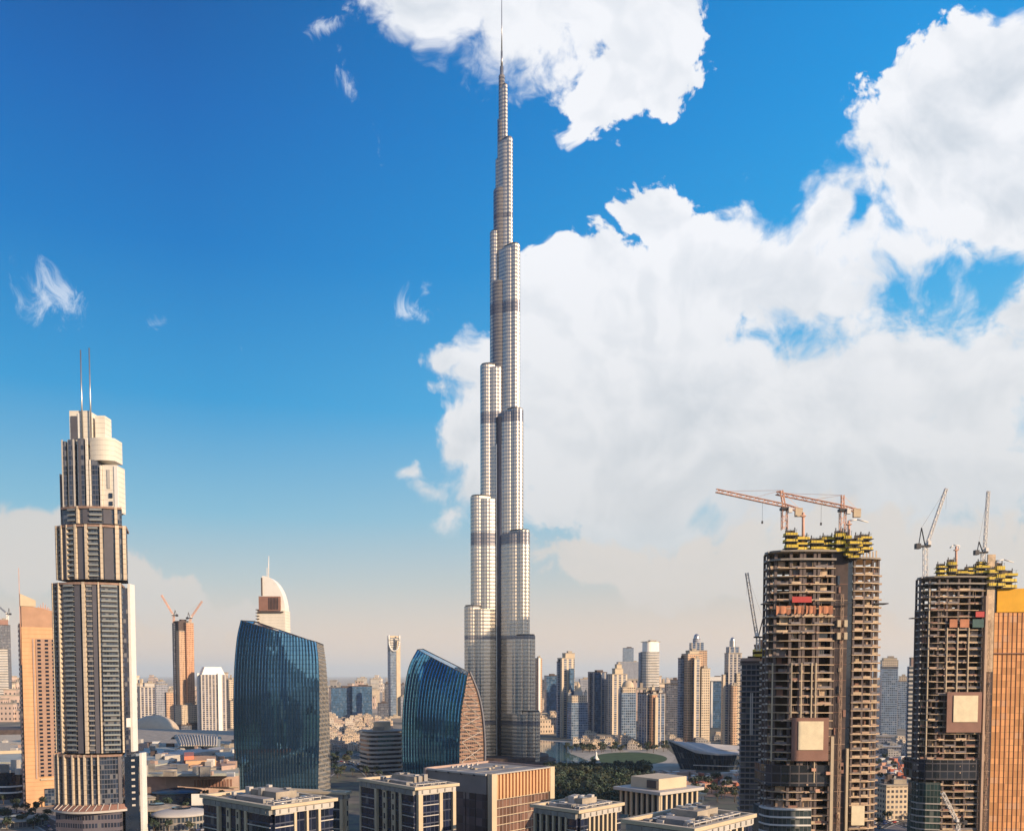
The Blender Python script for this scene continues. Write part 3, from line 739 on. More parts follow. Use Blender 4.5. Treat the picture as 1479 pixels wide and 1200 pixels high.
# ------------------------------------------------------------------ white sail-crowned hotel behind the wide glass tower
def sail_tower():
    Y = 905; x0 = P(371, 975, Y).x; Z = lambda py: P(388, py, Y).z; X = lambda px: P(px, 870, Y).x-x0
    root = empty('sail_topped_hotel', (x0, Y, 0), 0, 'cream tower with a quarter-sail crown and mast, rising behind the wide blue glass tower', 'hotel tower')
    q = MB(); q.prism([(X(371), 0), (X(411), 0), (X(411), 22), (X(371), 22)], 0, Z(881)); q.build('shaft', M['white_joint'], root)
    q = MB(); pts = [(X(378), Z(884)), (X(378), Z(832))]
    for k in range(13):
        a = math.pi/2*(1-k/12); pts.append((X(379)+(X(411)-X(379))*math.cos(a), Z(884)+(Z(831)-Z(884))*math.sin(a)))
    for y0, y1 in ((2, 18),):
        q.face([(x, y0, z) for x, z in pts]); q.face([(x, y1, z) for x, z in reversed(pts)])
        for i in range(len(pts)):
            a, b_ = pts[i], pts[(i+1) % len(pts)]
            q.face([(a[0], y0, a[1]), (a[0], y1, a[1]), (b_[0], y1, b_[1]), (b_[0], y0, b_[1])])
    q.build('sail', M['white'], root)
    q = MB(); q.box((X(374)+X(405))/2, 1.0, Z(882), X(405)-X(374), 4, Z(861)-Z(882)); bb = q.build('belvedere', M['brown_panel'], root)
    for k in range(7):
        q = MB(); q.box(X(389+k*2.1), -1.2, Z(880), 0.5, 0.5, Z(863)-Z(880)); q.build('louvre', M['dark_metal'], bb)
    q = MB(); q.box((X(374)+X(408))/2, 1, Z(884.5), X(408)-X(372), 6, 1.2); q.build('ledge', M['dark_concrete'], root)
    for k in range(6):
        q = MB(); q.box(X(372), -0.6, Z(903)+k*3.1, 3.4, 2.2, 0.8); q.build('balcony', M['dark_concrete'], root)
    q = MB(); q.tube((X(385), 8, Z(834)), (X(386), 8, Z(801)), 0.7, 0.3, 6); q.tube((X(383), 8, Z(834)), (X(383), 8, Z(818)), 0.3, n=4); q.build('mast', M['crane_white'], root)
    q = MB(); q.box(X(378), 3, Z(860), 1.0, 6, Z(834)-Z(860)); q.build('edge_wall', M['dark_concrete'], root)
sail_tower()

# ------------------------------------------------------------------ towers under construction
M['panel_cream'] = mat('panel_cream', (0.80, 0.70, 0.50), 0.7, var=0.1, vs=0.3)
def frame_tower(label, px0, yb, s_floor, A, core, B, y_roof, y_roofB, panel, spec):
    """A=(x0, x1) px of the curved left wing, core=(x0, x1), B=(x0, x1) px or None. y in px."""
    b0 = G(px0, yb); Y = b0.y; s = FX/Y
    root = empty('unfinished_tower', b0, 0, label, 'construction tower')
    xr = P(px0, 975, Y).x
    X = lambda px: P(px, 975, Y).x-xr
    Z = lambda py: P(px0, py, Y).z
    rnd = random.Random(px0)
    xa, xb = X(A[0]), X(A[1]); w = xb-xa
    fa = [(xa, 11), (xa+0.02*w, 6.5), (xa+0.07*w, 3.6), (xa+0.16*w, 1.7), (xa+0.30*w, 0.6), (xa+0.5*w, 0), (xa+0.75*w, 0.3), (xb, 1.2)]
    bx = 26*(px0-739.5)/FX
    polyA = fa+[(xb, 26), (xa+bx, 26)]
    zr = Z(y_roof); fh = s_floor; n = int(zr/fh)
    def yfront(x):
        for a, b in zip(fa, fa[1:]):
            if a[0] <= x <= b[0]: return a[1]+(b[1]-a[1])*(x-a[0])/max(b[0]-a[0], .01)
        return 2
    def slab(poly, t=0.36):
        q = MB(); q.prism(poly, 0, t); return q.mesh('floor_slab', M['raw_concrete'])
    # scalloped edge: safety brackets along the slab lip
    meA = slab(polyA)
    zA = [zr-k*fh for k in range(n) if zr-k*fh > spec['zmin']]
    many('floor_slab', meA, root, [(0, 0, z, 0) for z in zA], 60)
    q = MB(); q.prism([(x, y-1.0 if y < 20 else y+1) for x, y in polyA], zr+0.2, zr+1.0); q.prism([(x, y-1.0 if y < 20 else y+1) for x, y in polyA], zr-fh, zr-fh+0.9)
    q.build('top_slab', M['concrete'], root)
    colr = mat('column_grey_%d' % px0, (0.14, 0.115, 0.115), 0.9, var=0.2)
    # columns
    for cx in spec['cols']:
        x = X(cx); q = MB(); q.box(x, yfront(x)+1.3, 0, spec.get('cw', 1.1), 1.0, zr); q.build('column', colr, root)
        q = MB(); q.box(x, 13, 0, 1.0, 1.0, zr); q.build('column', colr, root)
    for cx, y0_, y1_ in spec['fins']:
        x = X(cx); q = MB(); q.box(x, yfront(x)-0.1, Z(y1_), 0.55, 0.7, Z(y0_)-Z(y1_)); q.build('pilaster', M['cream'], root)
    for yy in (8, 14, 20): 
        q = MB(); q.box(xa+1.4+bx*max(0, yy-11)/15, yy, 0, 1.1, 1.1, zr); q.build('column', colr, root)
    # dark core box standing in for interior shade, top floors left open to sky
    q = MB(); q.box((xa+xb)/2+2, 17, 0, w*0.80, 15, zr-4.5*fh); q.box(xb-4, 16, 0, 6, 12, zr); q.build('interior_shade_core', M['dark_concrete'], root)
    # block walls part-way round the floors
    walls = [M['raw_concrete'], M['brown_panel'], M['sand_wall'], mat('blockwork_%d' % px0, (0.22, 0.20, 0.21), 0.9, var=0.3, vs=0.5), M['glass_dark']]
    cxs = [X(c) for c in spec['cols']]
    bays = list(zip(cxs, cxs[1:]))
    cnt = 0; rest = MB(); rest_used = False
    for k, z in enumerate(zA[2:]):
        for (c0, c1) in bays:
            r_ = rnd.random()
            if r_ < 0.22: continue
            x0 = c0+rnd.uniform(0, 0.35)*(c1-c0); x1 = c1-rnd.uniform(0, 0.35)*(c1-c0)
            if x1-x0 < 1: continue
            yy = yfront((x0+x1)/2)+rnd.choice([2.6, 3.4, 5.5]); h = (fh-0.5) if r_ < 0.6 else rnd.uniform(0.9, 1.8)
            mi = rnd.choice([0, 0, 1, 2, 3, 3, 4])
            if cnt < 95:
                q = MB(); q.box((x0+x1)/2, yy, z+0.43, x1-x0, 0.3, h); q.build('infill_wall', walls[mi], root)
            else: rest.box((x0+x1)/2, yy, z+0.43, x1-x0, 0.3, h, mi=mi)
            # parapet at the slab edge
            rest.box((c0+c1)/2, yfront((c0+c1)/2)+0.35, z+0.43, (c1-c0)*0.96, 0.12, rnd.choice([0.3, 0.6, 1.0]), mi=rnd.choice([0, 3, 3, 2, 1]))
            for j in range(rnd.randint(0, 3)):
                px_ = rnd.uniform(c0, c1); rest.box(px_, yfront(px_)+rnd.uniform(.8, 2.2), z+0.4, 0.14, 0.14, fh-0.4, mi=rnd.choice([0, 2, 3]))
            if rnd.random() < 0.30: rest.box((c0+c1)/2+rnd.uniform(-1, 1), yfront((c0+c1)/2)-0.25, z-0.2, 0.8, 0.7, 0.7, mi=2)
            cnt += 1
    rest.build('infill_wall', walls, root, kind='stuff')
    # small brackets along every slab, seen as bright dots on the left edge
    q = MB()
    for z in zA:
        q.box(xa+0.1, 8, z-0.15, 0.9, 1.4, 0.75); q.box(xa+0.35, 4.6, z+0.1, 0.8, 0.8, 0.8)
    q.build('edge_bracket', M['pale'], root, kind='stuff')
    # concrete core wall and dark recess
    c0, c1 = X(core[0]), X(core[1]); cm = spec.get('core_split', 0.68)
    zc = Z(spec['core_top'])
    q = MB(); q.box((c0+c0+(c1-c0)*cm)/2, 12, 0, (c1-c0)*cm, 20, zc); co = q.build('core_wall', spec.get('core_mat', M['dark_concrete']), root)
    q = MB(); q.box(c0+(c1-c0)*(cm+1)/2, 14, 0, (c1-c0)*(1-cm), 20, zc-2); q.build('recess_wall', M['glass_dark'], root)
    hx = c0+(c1-c0)*cm*0.55
    q = MB(); q.lattice((hx, 1.2, 0), (hx, 1.2, Z(y_roof+60)), 1.0, 0.07, 3.0); q.build('hoist_mast', M['sand_wall'], root)
    for k in range(1, int(zc/(fh*2))):
        q = MB(); q.box((c0+c0+(c1-c0)*cm)/2, 1.95, k*fh*2, (c1-c0)*cm*0.96, 0.3, 0.22); q.build('pour_joint', M['brown_panel'] if k % 3 else M['sand_wall'], co)
    for k in range(14):
        q = MB(); q.box(c0+(c1-c0)*cm*rnd.uniform(.1, .9), 1.7, rnd.uniform(20, zc-10), rnd.uniform(.5, 1.3), 0.5, rnd.uniform(1, 5)); q.build('wall_opening', M[rnd.choice(['glass_dark', 'raw_concrete', 'brown_panel'])], co)
    for hy in spec['hoists']:
        q = MB(); q.box(hx-1.6, 1.0, Z(hy), 1.5, 1.5, 3.2); q.box(hx+1.6, 1.0, Z(hy), 1.5, 1.5, 3.2); q.build('hoist_cage', M['cream'], root)
    # right wing
    if B:
        x0, x1 = X(B[0]), X(B[1]); wb = x1-x0
        polyB = [(x0, 3), (x0+wb*0.5, 3.5), (x0+wb*0.86, 5.5), (x1, 9), (x1, 26), (x0, 26)]
        zrb = Z(y_roofB); zB = [zrb-k*fh for k in range(int(zrb/fh)) if zrb-k*fh > spec['zmin']]
        many('floor_slab', slab(polyB), root, [(0, 0, z, 0) for z in zB], 38)
        q = MB(); q.prism([(x-0.0, y-1.0) for x, y in polyB[:4]]+[(x1+1, 27), (x0, 27)], zrb+0.1, zrb+0.9); q.build('top_slab', M['concrete'], root)
        for f, yy in ((0.05, 4), (0.36, 4.2), (0.66, 5.2), (0.90, 7.5), (0.97, 12), (0.97, 18)):
            q = MB(); q.box(x0+wb*f, yy, 0, 0.9, 0.9, zrb); q.build('column', colr, root)
        q = MB(); q.box(x0+wb*0.42, 17, 0, wb*0.84, 15, zrb-5*fh); q.build('interior_shade_core', M['dark_concrete'], root)  # dark core box again stands in for interior shade
        q = MB()
        for z in zB[2:]:
            for (f0, f1) in ((0.08, 0.34), (0.38, 0.64), (0.68, 0.88)):
                q.box(x0+wb*(f0+f1)/2, 3.4+f1*f1*2.6, z+0.43, wb*(f1-f0), 0.12, rnd.choice([0.5, 1.0, 1.1]), mi=rnd.choice([0, 2, 3]))
                if rnd.random() < 0.7:
                    a = f0+rnd.uniform(0, 0.1); b_ = f1-rnd.uniform(0, 0.12)
                    q.box(x0+wb*(a+b_)/2, 6+f1*2, z+0.43, wb*(b_-a), 0.3, fh-0.5 if rnd.random() < 0.6 else 1.4, mi=rnd.choice([0, 1, 2, 2, 3]))
            q.box(x1+0.3, 9.5, z-0.1, 1.3, 1.3, 0.8, mi=2)
        q.build('infill_wall', walls, root, kind='stuff')
        for k in range(6):
            q = MB(); q.box(x0+wb*(0.3+0.13*k), 7+k, zrb+0.9, 0.5, 0.5, rnd.uniform(1.5, 4.5)); q.build('starter_column', M['raw_concrete'], root)
    # blank advertising panel
    pa = panel
    q = MB(); q.box((X(pa[0])+X(pa[1]))/2, -1.3, Z(pa[3]), X(pa[1])-X(pa[0]), 0.8, Z(pa[2])-Z(pa[3])); pb = q.build('backing_panel', M['brown_panel'], root)
    q = MB(); q.box((X(pa[4])+X(pa[5]))/2, -1.95, Z(pa[7]), X(pa[5])-X(pa[4]), 0.4, Z(pa[6])-Z(pa[7])); q.build('blank_sign', M['panel_cream'], pb)
    spec['extra'](root, X, Z, yfront, slab, fh)
    # climbing formwork: jagged yellow platforms wrapped round the top of the cores
    fm = MB
    for (p0, p1, ya, yb_, dy) in spec['forms']:
        q = MB(); cx = (X(p0)+X(p1))/2; wd = X(p1)-X(p0); z0_, z1_ = Z(yb_), Z(ya); h = (z1_-z0_)
        k = 3 if h > 7 else 2
        for i in range(k):
            zz = z0_+h*i/k
            jw = wd*rnd.uniform(.86, 1.06); jx = cx+wd*rnd.uniform(-.06, .06); jr = rnd.uniform(-.14, .14)
            q.box(jx, dy, zz, jw, 4.5, h/k*rnd.uniform(.32, .50), jr)
            for u_ in range(4): q.box(jx-jw/2+jw*(u_+.5)/4, dy-2.2, zz, .12, .12, h/k*.9, mi=1)
            q.box(jx, dy-2.2, zz+h/k*.85, jw, .08, .08, mi=1)
            q.box(cx, dy+0.3, zz-0.35, wd+0.6, 5.4, 0.3, mi=1)
        q.box(cx-wd*0.35, dy+0.5, z0_-1.5, 0.4, 0.4, h+2.5, mi=1); q.box(cx+wd*0.35, dy+0.5, z0_-1.5, 0.4, 0.4, h+2.5, mi=1)
        q.box(cx, dy+1.6, z0_-1, wd*0.8, 0.4, h+0.8, mi=2)
        q.build('formwork_platform', [M['yellow'], M['dark_metal'], M['dark_concrete']], root)
    return root, X, Z, Y
def extra1(root, X, Z, yf, slab, fh):
    for a, b in ((1116, 1137), (1141, 1155), (1158, 1172), (1177, 1197)):
        q = MB(); c = (X(a)+X(b))/2; wd = (X(b)-X(a))/2; y0 = yf(c)-0.5; z0, z1 = Z(888), Z(874)
        for j in range(6):
            u0, u1 = -1+j/3, -1+(j+1)/3; s0, s1 = math.sin(j*1.9)*.35, math.sin((j+1)*1.9)*.35
            q.face([(c+wd*u0, y0+s0, z0+abs(s0)*3), (c+wd*u1, y0+s1, z0+abs(s1)*3), (c+wd*u1, y0+s1*.4, z1-abs(s1)), (c+wd*u0, y0+s0*.4, z1-abs(s0))])
        q.build('safety_net', M['orange_net'], root)
    q = MB(); q.box((X(1137)+X(1165))/2, -0.9, Z(870), X(1165)-X(1137), 0.2, Z(861.5)-Z(870)); q.build('banner', M['red'], root)
    for a, b in ((1101, 1115), (1262, 1282)):
        q = MB(); q.box((X(a)+X(b))/2, 7, Z(871), X(b)-X(a), 6, 0.5); q.build('catch_fan', M['dark_metal'], root)
    q = MB(); q.box((X(1170)+X(1228))/2, -0.9, Z(871), X(1228)-X(1170), 1.2, 0.3); q.build('catch_fan', M['dark_metal'], root)
    # dark glazed storeys and the finished curved storeys below
    gl = [(X(1104), 9), (X(1107), 4), (X(1113), 1.6), (X(1125), 0.2), (X(1148), -0.4), (X(1200), 0.6), (X(1200), 20), (X(1104), 20)]
    q = MB(); q.prism(gl, Z(1135), Z(1105)); q.build('glazed_storey', facade('dark_glazing', (0.10, 0.09, 0.10), (0.025, 0.03, 0.045), 4.5, 4.2, (0.05, 0.9), (0.05, 0.95)), root)
    g2 = [(X(1103), 9), (X(1106), 4), (X(1112), 1.2), (X(1125), -0.4), (X(1148), -1.0), (X(1170), -0.8), (X(1170), 20), (X(1103), 20)]
    q = MB(); q.prism(g2, 0, Z(1168)); cl = q.build('finished_storeys', facade('finished_glazing', (0.12, 0.12, 0.13), (0.05, 0.07, 0.08), 4.0, 2.0, (0.0, 1.0), (0.06, 0.94)), root)
    for k in range(9):
        q = MB(); z = Z(1169)-k*3.75; g3 = [(x-0.3, y-0.7) for x, y in g2[:6]]+[(X(1170), 3), (X(1103)-.3, 9)]
        q.prism(g3, z, z+0.75); q.build('white_band', M['white'], cl)
    q = MB(); q.box(X(1198.5), -0.4, 0, 1.4, 1.6, Z(1063)); q.build('edge_fin', M['cream'], root)
    q = MB(); q.box(X(1223), 1.6, 0, 1.1, 1.6, Z(1081)); q.build('edge_fin', M['cream'], root)
    q = MB(); q.box((X(1231)+X(1250))/2, 1.6, Z(1192), X(1250)-X(1231), 0.4, Z(1164)-Z(1192)); q.build('blank_sign', M['panel_cream'], root)
    for (a, y) in ((1172, 1113), (1193, 1118), (1178, 1143)):
        q = MB(); q.box(X(a), -0.9, Z(y), 2, 0.8, 1.4); q.build('work_platform', M['crane_tan'], root)
cranes_at = {}
r1, X1, Z1, Y1 = frame_tower('wide unfinished concrete tower with yellow formwork, two hammerhead cranes on top and four orange nets', 1106, 1280, 3.75, (1106, 1201), (1201, 1229), (1229, 1275), 797, 806,
    (1139, 1192, 1036, 1098, 1148, 1184, 1041, 1082),
    dict(zmin=22, cols=[1109, 1117, 1137, 1151, 1156, 1171, 1177, 1198], cw=1.3,
         fins=[(1114, 957, 1100), (1139, 957, 1036), (1153, 957, 1036), (1168, 957, 1036), (1174, 957, 1130)],
         core_top=797, hoists=[923, 905], extra=extra1,
         forms=[(1129, 1146, 763, 790, 3), (1146, 1166, 770, 792, 5), (1166, 1184, 774, 792, 4), (1184, 1202, 770, 792, 5), (1200, 1214, 764, 796, 2.5),
                (1212, 1222, 766, 802, 1.5), (1216, 1232, 776, 806, 0.0), (1230, 1240, 770, 798, 3), (1239, 1256, 768, 792, 5)]))
def extra2(root, X, Z, yf, slab, fh):
    for a, b, m in ((1363, 1374, 'orange_net'), (1378, 1391, 'orange_net'), (1396, 1412, 'green_net')):
        q = MB(); q.box((X(a)+X(b))/2, -0.6, Z(906), X(b)-X(a), 0.3, Z(894)-Z(906)); q.build('safety_net', M[m], root)
    q = MB(); q.box((X(1400)+X(1413))/2, -0.7, Z(891), X(1413)-X(1400), 0.2, Z(883)-Z(891)); q.build('banner', M['red'], root)
    q = MB(); q.box(X(1324), 8, Z(892), X(1332)-X(1318), 6, 0.5); q.build('catch_fan', M['dark_metal'], root)
    gl = [(X(1325), 9), (X(1329), 4), (X(1336), 1.4), (X(1350), 0), (X(1380), -0.5), (X(1412), 0.3), (X(1412), 20), (X(1325), 20)]
    q = MB(); q.prism(gl, Z(1126), Z(1097)); q.build('glazed_storey', facade('dark_glazing_b', (0.07, 0.07, 0.09), (0.02, 0.025, 0.04), 4.5, 4.2, (0.05, 0.9), (0.05, 0.95)), root)
    q = MB(); g2 = [(X(1325), 9), (X(1329), 3.6), (X(1336), 1.0), (X(1356), -0.6), (X(1356), 14), (X(1325), 14)]; q.prism(g2, 0, Z(1130)); cl = q.build('finished_storeys', facade('green_glazing', (0.10, 0.12, 0.12), (0.03, 0.06, 0.06), 3.75, 2.0, (0.1, 0.95), (0.06, 0.94)), root)
    for k in range(6):
        q = MB(); q.prism([(x-0.2, y-0.5) for x, y in g2[:4]]+[(X(1356), 2), (X(1325)-.2, 9)], Z(1161)-k*3.75, Z(1161)-k*3.75+0.6); q.build('white_band', M['pale'], cl)
    q = MB(); q.box(X(1415.5), -0.2, 0, 1.3, 2.0, Z(860)); q.build('edge_fin', M['sand_wall'], root)
    q = MB(); q.box((X(1418)+X(1429))/2, 1.6, Z(970), X(1429)-X(1418), 1.0, Z(800)-Z(970)); q.build('lift_shaft_wall', M['raw_concrete'], root)
M['green_net'] = mat('green_net', (0.07, 0.13, 0.13), 0.8, var=0.2)
r2, X2, Z2, Y2 = frame_tower('narrower unfinished tower beside the orange netted block, with two steep luffing cranes on top', 1327, 1225, 3.72, (1327, 1416), (1417, 1440), None, 834, None,
    (1361, 1411, 999, 1057, 1370, 1405, 1004, 1042),
    dict(zmin=10, cols=[1330, 1338, 1350, 1361, 1377, 1393, 1413], cw=1.1,
         fins=[(1337, 850, 1090), (1361, 906, 999), (1376, 906, 999), (1392, 906, 999)],
         core_top=822, hoists=[], extra=extra2, core_split=0.55,
         forms=[(1348, 1362, 812, 832, 4), (1362, 1374, 806, 834, 3), (1374, 1392, 820, 834, 4), (1390, 1404, 816, 834, 4), (1402, 1420, 812, 834, 3),
                (1418, 1430, 818, 846, 1), (1428, 1440, 812, 846, 0.5), (1438, 1460, 822, 848, 3), (1408, 1420, 808, 816, 5)]))

# netted orange block at the right edge
def net_block():
    b0 = G(1434, 1226); Y = b0.y+6
    root = empty('netted_building', (P(1434, 975, Y).x, Y, 0), R(-4), 'block wrapped in orange netting with a bright yellow top, at the right edge', 'construction tower')
    X = lambda px: P(px, 975, Y).x-P(1434, 975, Y).x; Z = lambda py: P(1434, py, Y).z
    net = facade('orange_netting', (0.44, 0.22, 0.10), (0.74, 0.39, 0.18), 3.72, 4.2, (0.08, 1.0), (0.06, 1.0), 0.9, gspec=0.1, gvar=0.22, wvar=0.3)
    q = MB(); q.prism([(0, 0), (X(1490), 0), (X(1490), 24), (0, 24)], 0, Z(884)); bo = q.build('netted_frame', net, root)
    q = MB(); q.prism([(1.0, -0.6), (X(1490), -0.6), (X(1490), 20), (1.0, 20)], Z(884), Z(850)); q.build('yellow_screen', mat('screen_yellow', (0.80, 0.42, 0.03), 0.7, var=0.1), root)
    q = MB(); q.box(X(1460), -0.5, Z(944), X(1490), 0.8, 0.5); q.build('scaffold_rail', M['brown_panel'], root)
    q = MB()
    for k in range(1, 9): q.box(X(1434)+k*2.6, -0.15, 0, 0.18, 0.3, Z(884))
    q.build('scaffold_pole', M['orange_net'], bo, kind='stuff')
net_block()

# ------------------------------------------------------------------ cranes
def hammer_crane(label, mx, yb, yt, jib, tail, apex, Y, m, mast_w=2.2):
    """pixel spec: mast x, bottom, top; jib tip (x, y); tail (x, y); apex (x, y)"""
    b0 = P(mx, yb, Y); root = empty('hammerhead_crane', b0, 0, label, 'tower crane', None)
    L = lambda x, y, dy=0: P(x, y, Y+dy)-b0
    top = L(mx, yt)
    q = MB(); q.lattice((0, 0, 0), top, mast_w, 0.22, 2.4); q.build('mast', M[m], root)
    q = MB(); q.box(top.x, top.y, top.z-1.2, 3.6, 3.6, 1.2); q.build('slewing_ring', M['dark_metal'], root)
    q = MB(); q.lattice(top+Vector((0, 0, 1)), L(*jib), 1.5, 0.20, 2.2); q.build('jib', M[m], root)
    q = MB(); q.lattice(top+Vector((0, 0, 1)), L(*tail), 1.5, 0.22, 2.2); q.build('counter_jib', M[m], root)
    t_ = L(*tail); q = MB(); q.box(t_.x-1.5, t_.y, t_.z-2.6, 3.4, 1.8, 4.0); q.build('counterweight', M['cream'], root)
    q = MB(); q.box(top.x+2.2, top.y-1.6, top.z-2.6, 1.8, 1.8, 2.2); q.build('cab', M['crane_white'], root)
    ap = L(*apex); q = MB(); q.lattice(top, ap, 1.2, 0.18, 1.8); q.build('apex_frame', M[m], root)
    q = MB(); j = L(*jib)
    for f in (0.45, 0.85): q.tube(ap, top.lerp(j, f)+Vector((0, 0, 1)), 0.09, n=3)
    q.tube(ap, t_, 0.09, n=3); q.build('tie_bar', M[m], root)
    q = MB(); h = top.lerp(j, 0.32); q.tube(h, h-Vector((0, 0, 9)), 0.07, n=3); q.box(h.x, h.y, h.z-10, 0.7, 0.7, 1.2); q.build('hook', M['dark_metal'], root)
def luffing_crane(label, mx, yb, yt, tip, back, Y, m, mast_w=1.8, r=0.17, cw='dark_metal', jw=1.3, group=None, cat='luffing crane', extra_back=None):
    b0 = P(mx, yb, Y); root = empty('luffing_crane', b0, 0, label, cat, group)
    L = lambda x, y: P(x, y, Y)-b0
    top = L(mx, yt)
    q = MB(); q.lattice((0, 0, 0), top, mast_w, r, mast_w*1.3); q.build('mast', M[m], root)
    sg = 1 if tip[0] > mx else -1
    q = MB(); q.box(top.x-sg*mast_w*0.8, top.y, top.z, mast_w*4.2, mast_w*1.4, mast_w*0.5); q.build('slewing_deck', M[cw], root)
    q = MB(); q.box(top.x-sg*mast_w*2.2, top.y, top.z-mast_w*0.5, mast_w*1.3, mast_w*1.5, mast_w*1.5); q.build('counterweight', M[cw], root)
    q = MB(); q.box(top.x+sg*mast_w*0.7, top.y-mast_w*0.8, top.z+mast_w*.5, mast_w*0.9, mast_w*0.9, mast_w*1.1); q.build('cab', M['crane_white'], root)
    q = MB(); q.lattice(top+Vector((sg*0.8, 0, mast_w*0.5)), L(*tip), jw, r, jw*1.5); q.build('jib', M[m], root)
    bk = L(*back); q = MB(); q.tube(top, bk, r*1.6, n=4); q.tube(top-Vector((sg*mast_w*2, 0, 0)), bk, r*1.3, n=4); q.build('apex_frame', M[cw], root)
    q = MB(); q.tube(bk, L(*tip), 0.07, n=3); q.build('luffing_rope', M['dark_metal'], root)
    t_ = L(*tip); q = MB(); q.tube(t_, t_-Vector((0, 0, (t_.z-top.z)*0.35)), 0.05, n=3); q.build('hook_rope', M['dark_metal'], root)
hammer_crane('left hammerhead crane with a large cream counterweight, its jib reaching left over the roof', 1133, 765, 733, (1034, 708.5), (1158, 738), (1128.5, 708), Y1+8, 'crane_tan', 2.4)
hammer_crane('right hammerhead crane whose jib reaches back to the other crane, on the wide unfinished tower', 1217, 768, 735, (1121, 712), (1242, 739), (1217, 715), Y1+10, 'crane_tan', 2.4)
def placing_boom(label, mx, yb, yt, boom, Y):
    b0 = P(mx, yb, Y); root = empty('concrete_placing_boom', b0, 0, label, 'placing boom')
    L = lambda x, y: P(x, y, Y)-b0
    q = MB(); q.tube((0, 0, 0), L(mx, yt), 0.7, 0.6, 8); q.box(L(mx, yt).x, 0, L(mx, yt+6).z, 2.2, 2.2, 0.5); q.build('mast', M['crane_tan'], root)
    q = MB(); pts = [L(*p) for p in boom]
    for a, b in zip(pts, pts[1:]): q.tube(a, b, 0.4, 0.3, 6)
    q.build('boom', M['crane_white'], root)
placing_boom('orange column of a placing boom beside the left hammerhead crane', 1160, 792, 740, [(1160, 740), (1161, 745), (1164, 744)], Y1+5)
placing_boom('white placing boom reaching right beneath the right hammerhead crane', 1226, 790, 752, [(1226, 752), (1238, 750), (1254, 754)], Y1+4)
placing_boom('cream folded placing boom between the two steep cranes', 1381, 826, 789, [(1372, 791), (1377, 787), (1386, 788), (1384, 794)], Y2+6)
placing_boom('white placing boom reaching right at the corner of the narrower unfinished tower', 1441, 822, 812, [(1438, 810), (1450, 808), (1464, 812)], Y2+4)
luffing_crane('steep red-and-white luffing crane leaning right, on the left end of the narrower unfinished tower', 1336.5, 834, 790, (1367, 705), (1331, 762), Y2+5, 'crane_white', 2.0, 0.22)
luffing_crane('nearly upright luffing crane above the yellow formwork beside the orange netted block', 1420, 822, 799, (1427.5, 709), (1414, 782), Y2+9, 'crane_white', 1.8, 0.22)
luffing_crane('thin pale luffing crane leaning against the left side of the wide unfinished tower', 1095, 940, 921, (1078.5, 827), (1102, 893), 575, 'metal', 2.0, 0.24, jw=1.6)

# ------------------------------------------------------------------ mid-distance and far towers
FA = {}
def F(name, *a, **k):
    if name not in FA: FA[name] = facade(name, *a, **k)
    return FA[name]
F('cream_grid', (0.60, 0.50, 0.38), (0.10, 0.10, 0.12), 3.6, 3.2, (0.30, 0.82), (0.2, 0.8))
F('tan_grid', (0.60, 0.40, 0.26), (0.12, 0.10, 0.11), 3.6, 3.0, (0.30, 0.80), (0.2, 0.8))
F('white_band', (0.66, 0.62, 0.56), (0.08, 0.10, 0.14), 4.0, 30, (0.40, 0.95), (0.0, 1.0))
F('blue_grid', (0.26, 0.32, 0.42), (0.07, 0.12, 0.20), 3.8, 3.0, (0.2, 0.95), (0.08, 0.92))
F('blue_curtain', (0.10, 0.18, 0.30), (0.05, 0.12, 0.23), 4.0, 2.4, (0.06, 0.96), (0.05, 0.95), 0.1, 0.3)
F('cream_pier', (0.58, 0.51, 0.43), (0.10, 0.13, 0.20), 3.6, 4.2, (0.25, 1.0), (0.0, 1.0), stripe=(8.4, (0.0, 0.42), (0.62, 0.52, 0.40)))
F('white_pier', (0.50, 0.47, 0.44), (0.07, 0.08, 0.13), 3.6, 4.2, (0.2, 1.0), (0.0, 1.0), stripe=(6.0, (0.0, 0.36), (0.50, 0.46, 0.42)))
F('grey_grid', (0.34, 0.36, 0.42), (0.10, 0.12, 0.17), 3.6, 3.0, (0.3, 0.85), (0.15, 0.85))
F('blue_pier', (0.30, 0.33, 0.42), (0.06, 0.10, 0.18), 3.6, 3.6, (0.15, 1.0), (0.0, 1.0), stripe=(7.2, (0.0, 0.25), (0.46, 0.42, 0.38)))
F('orange_grid', (0.60, 0.34, 0.20), (0.20, 0.10, 0.08), 3.6, 3.2, (0.30, 0.85), (0.2, 0.8))
F('dark_frame', (0.15, 0.15, 0.19), (0.05, 0.07, 0.10), 3.7, 3.2, (0.2, 0.9), (0.1, 0.9))
def mm(n): return FA[n] if n in FA else M[n]

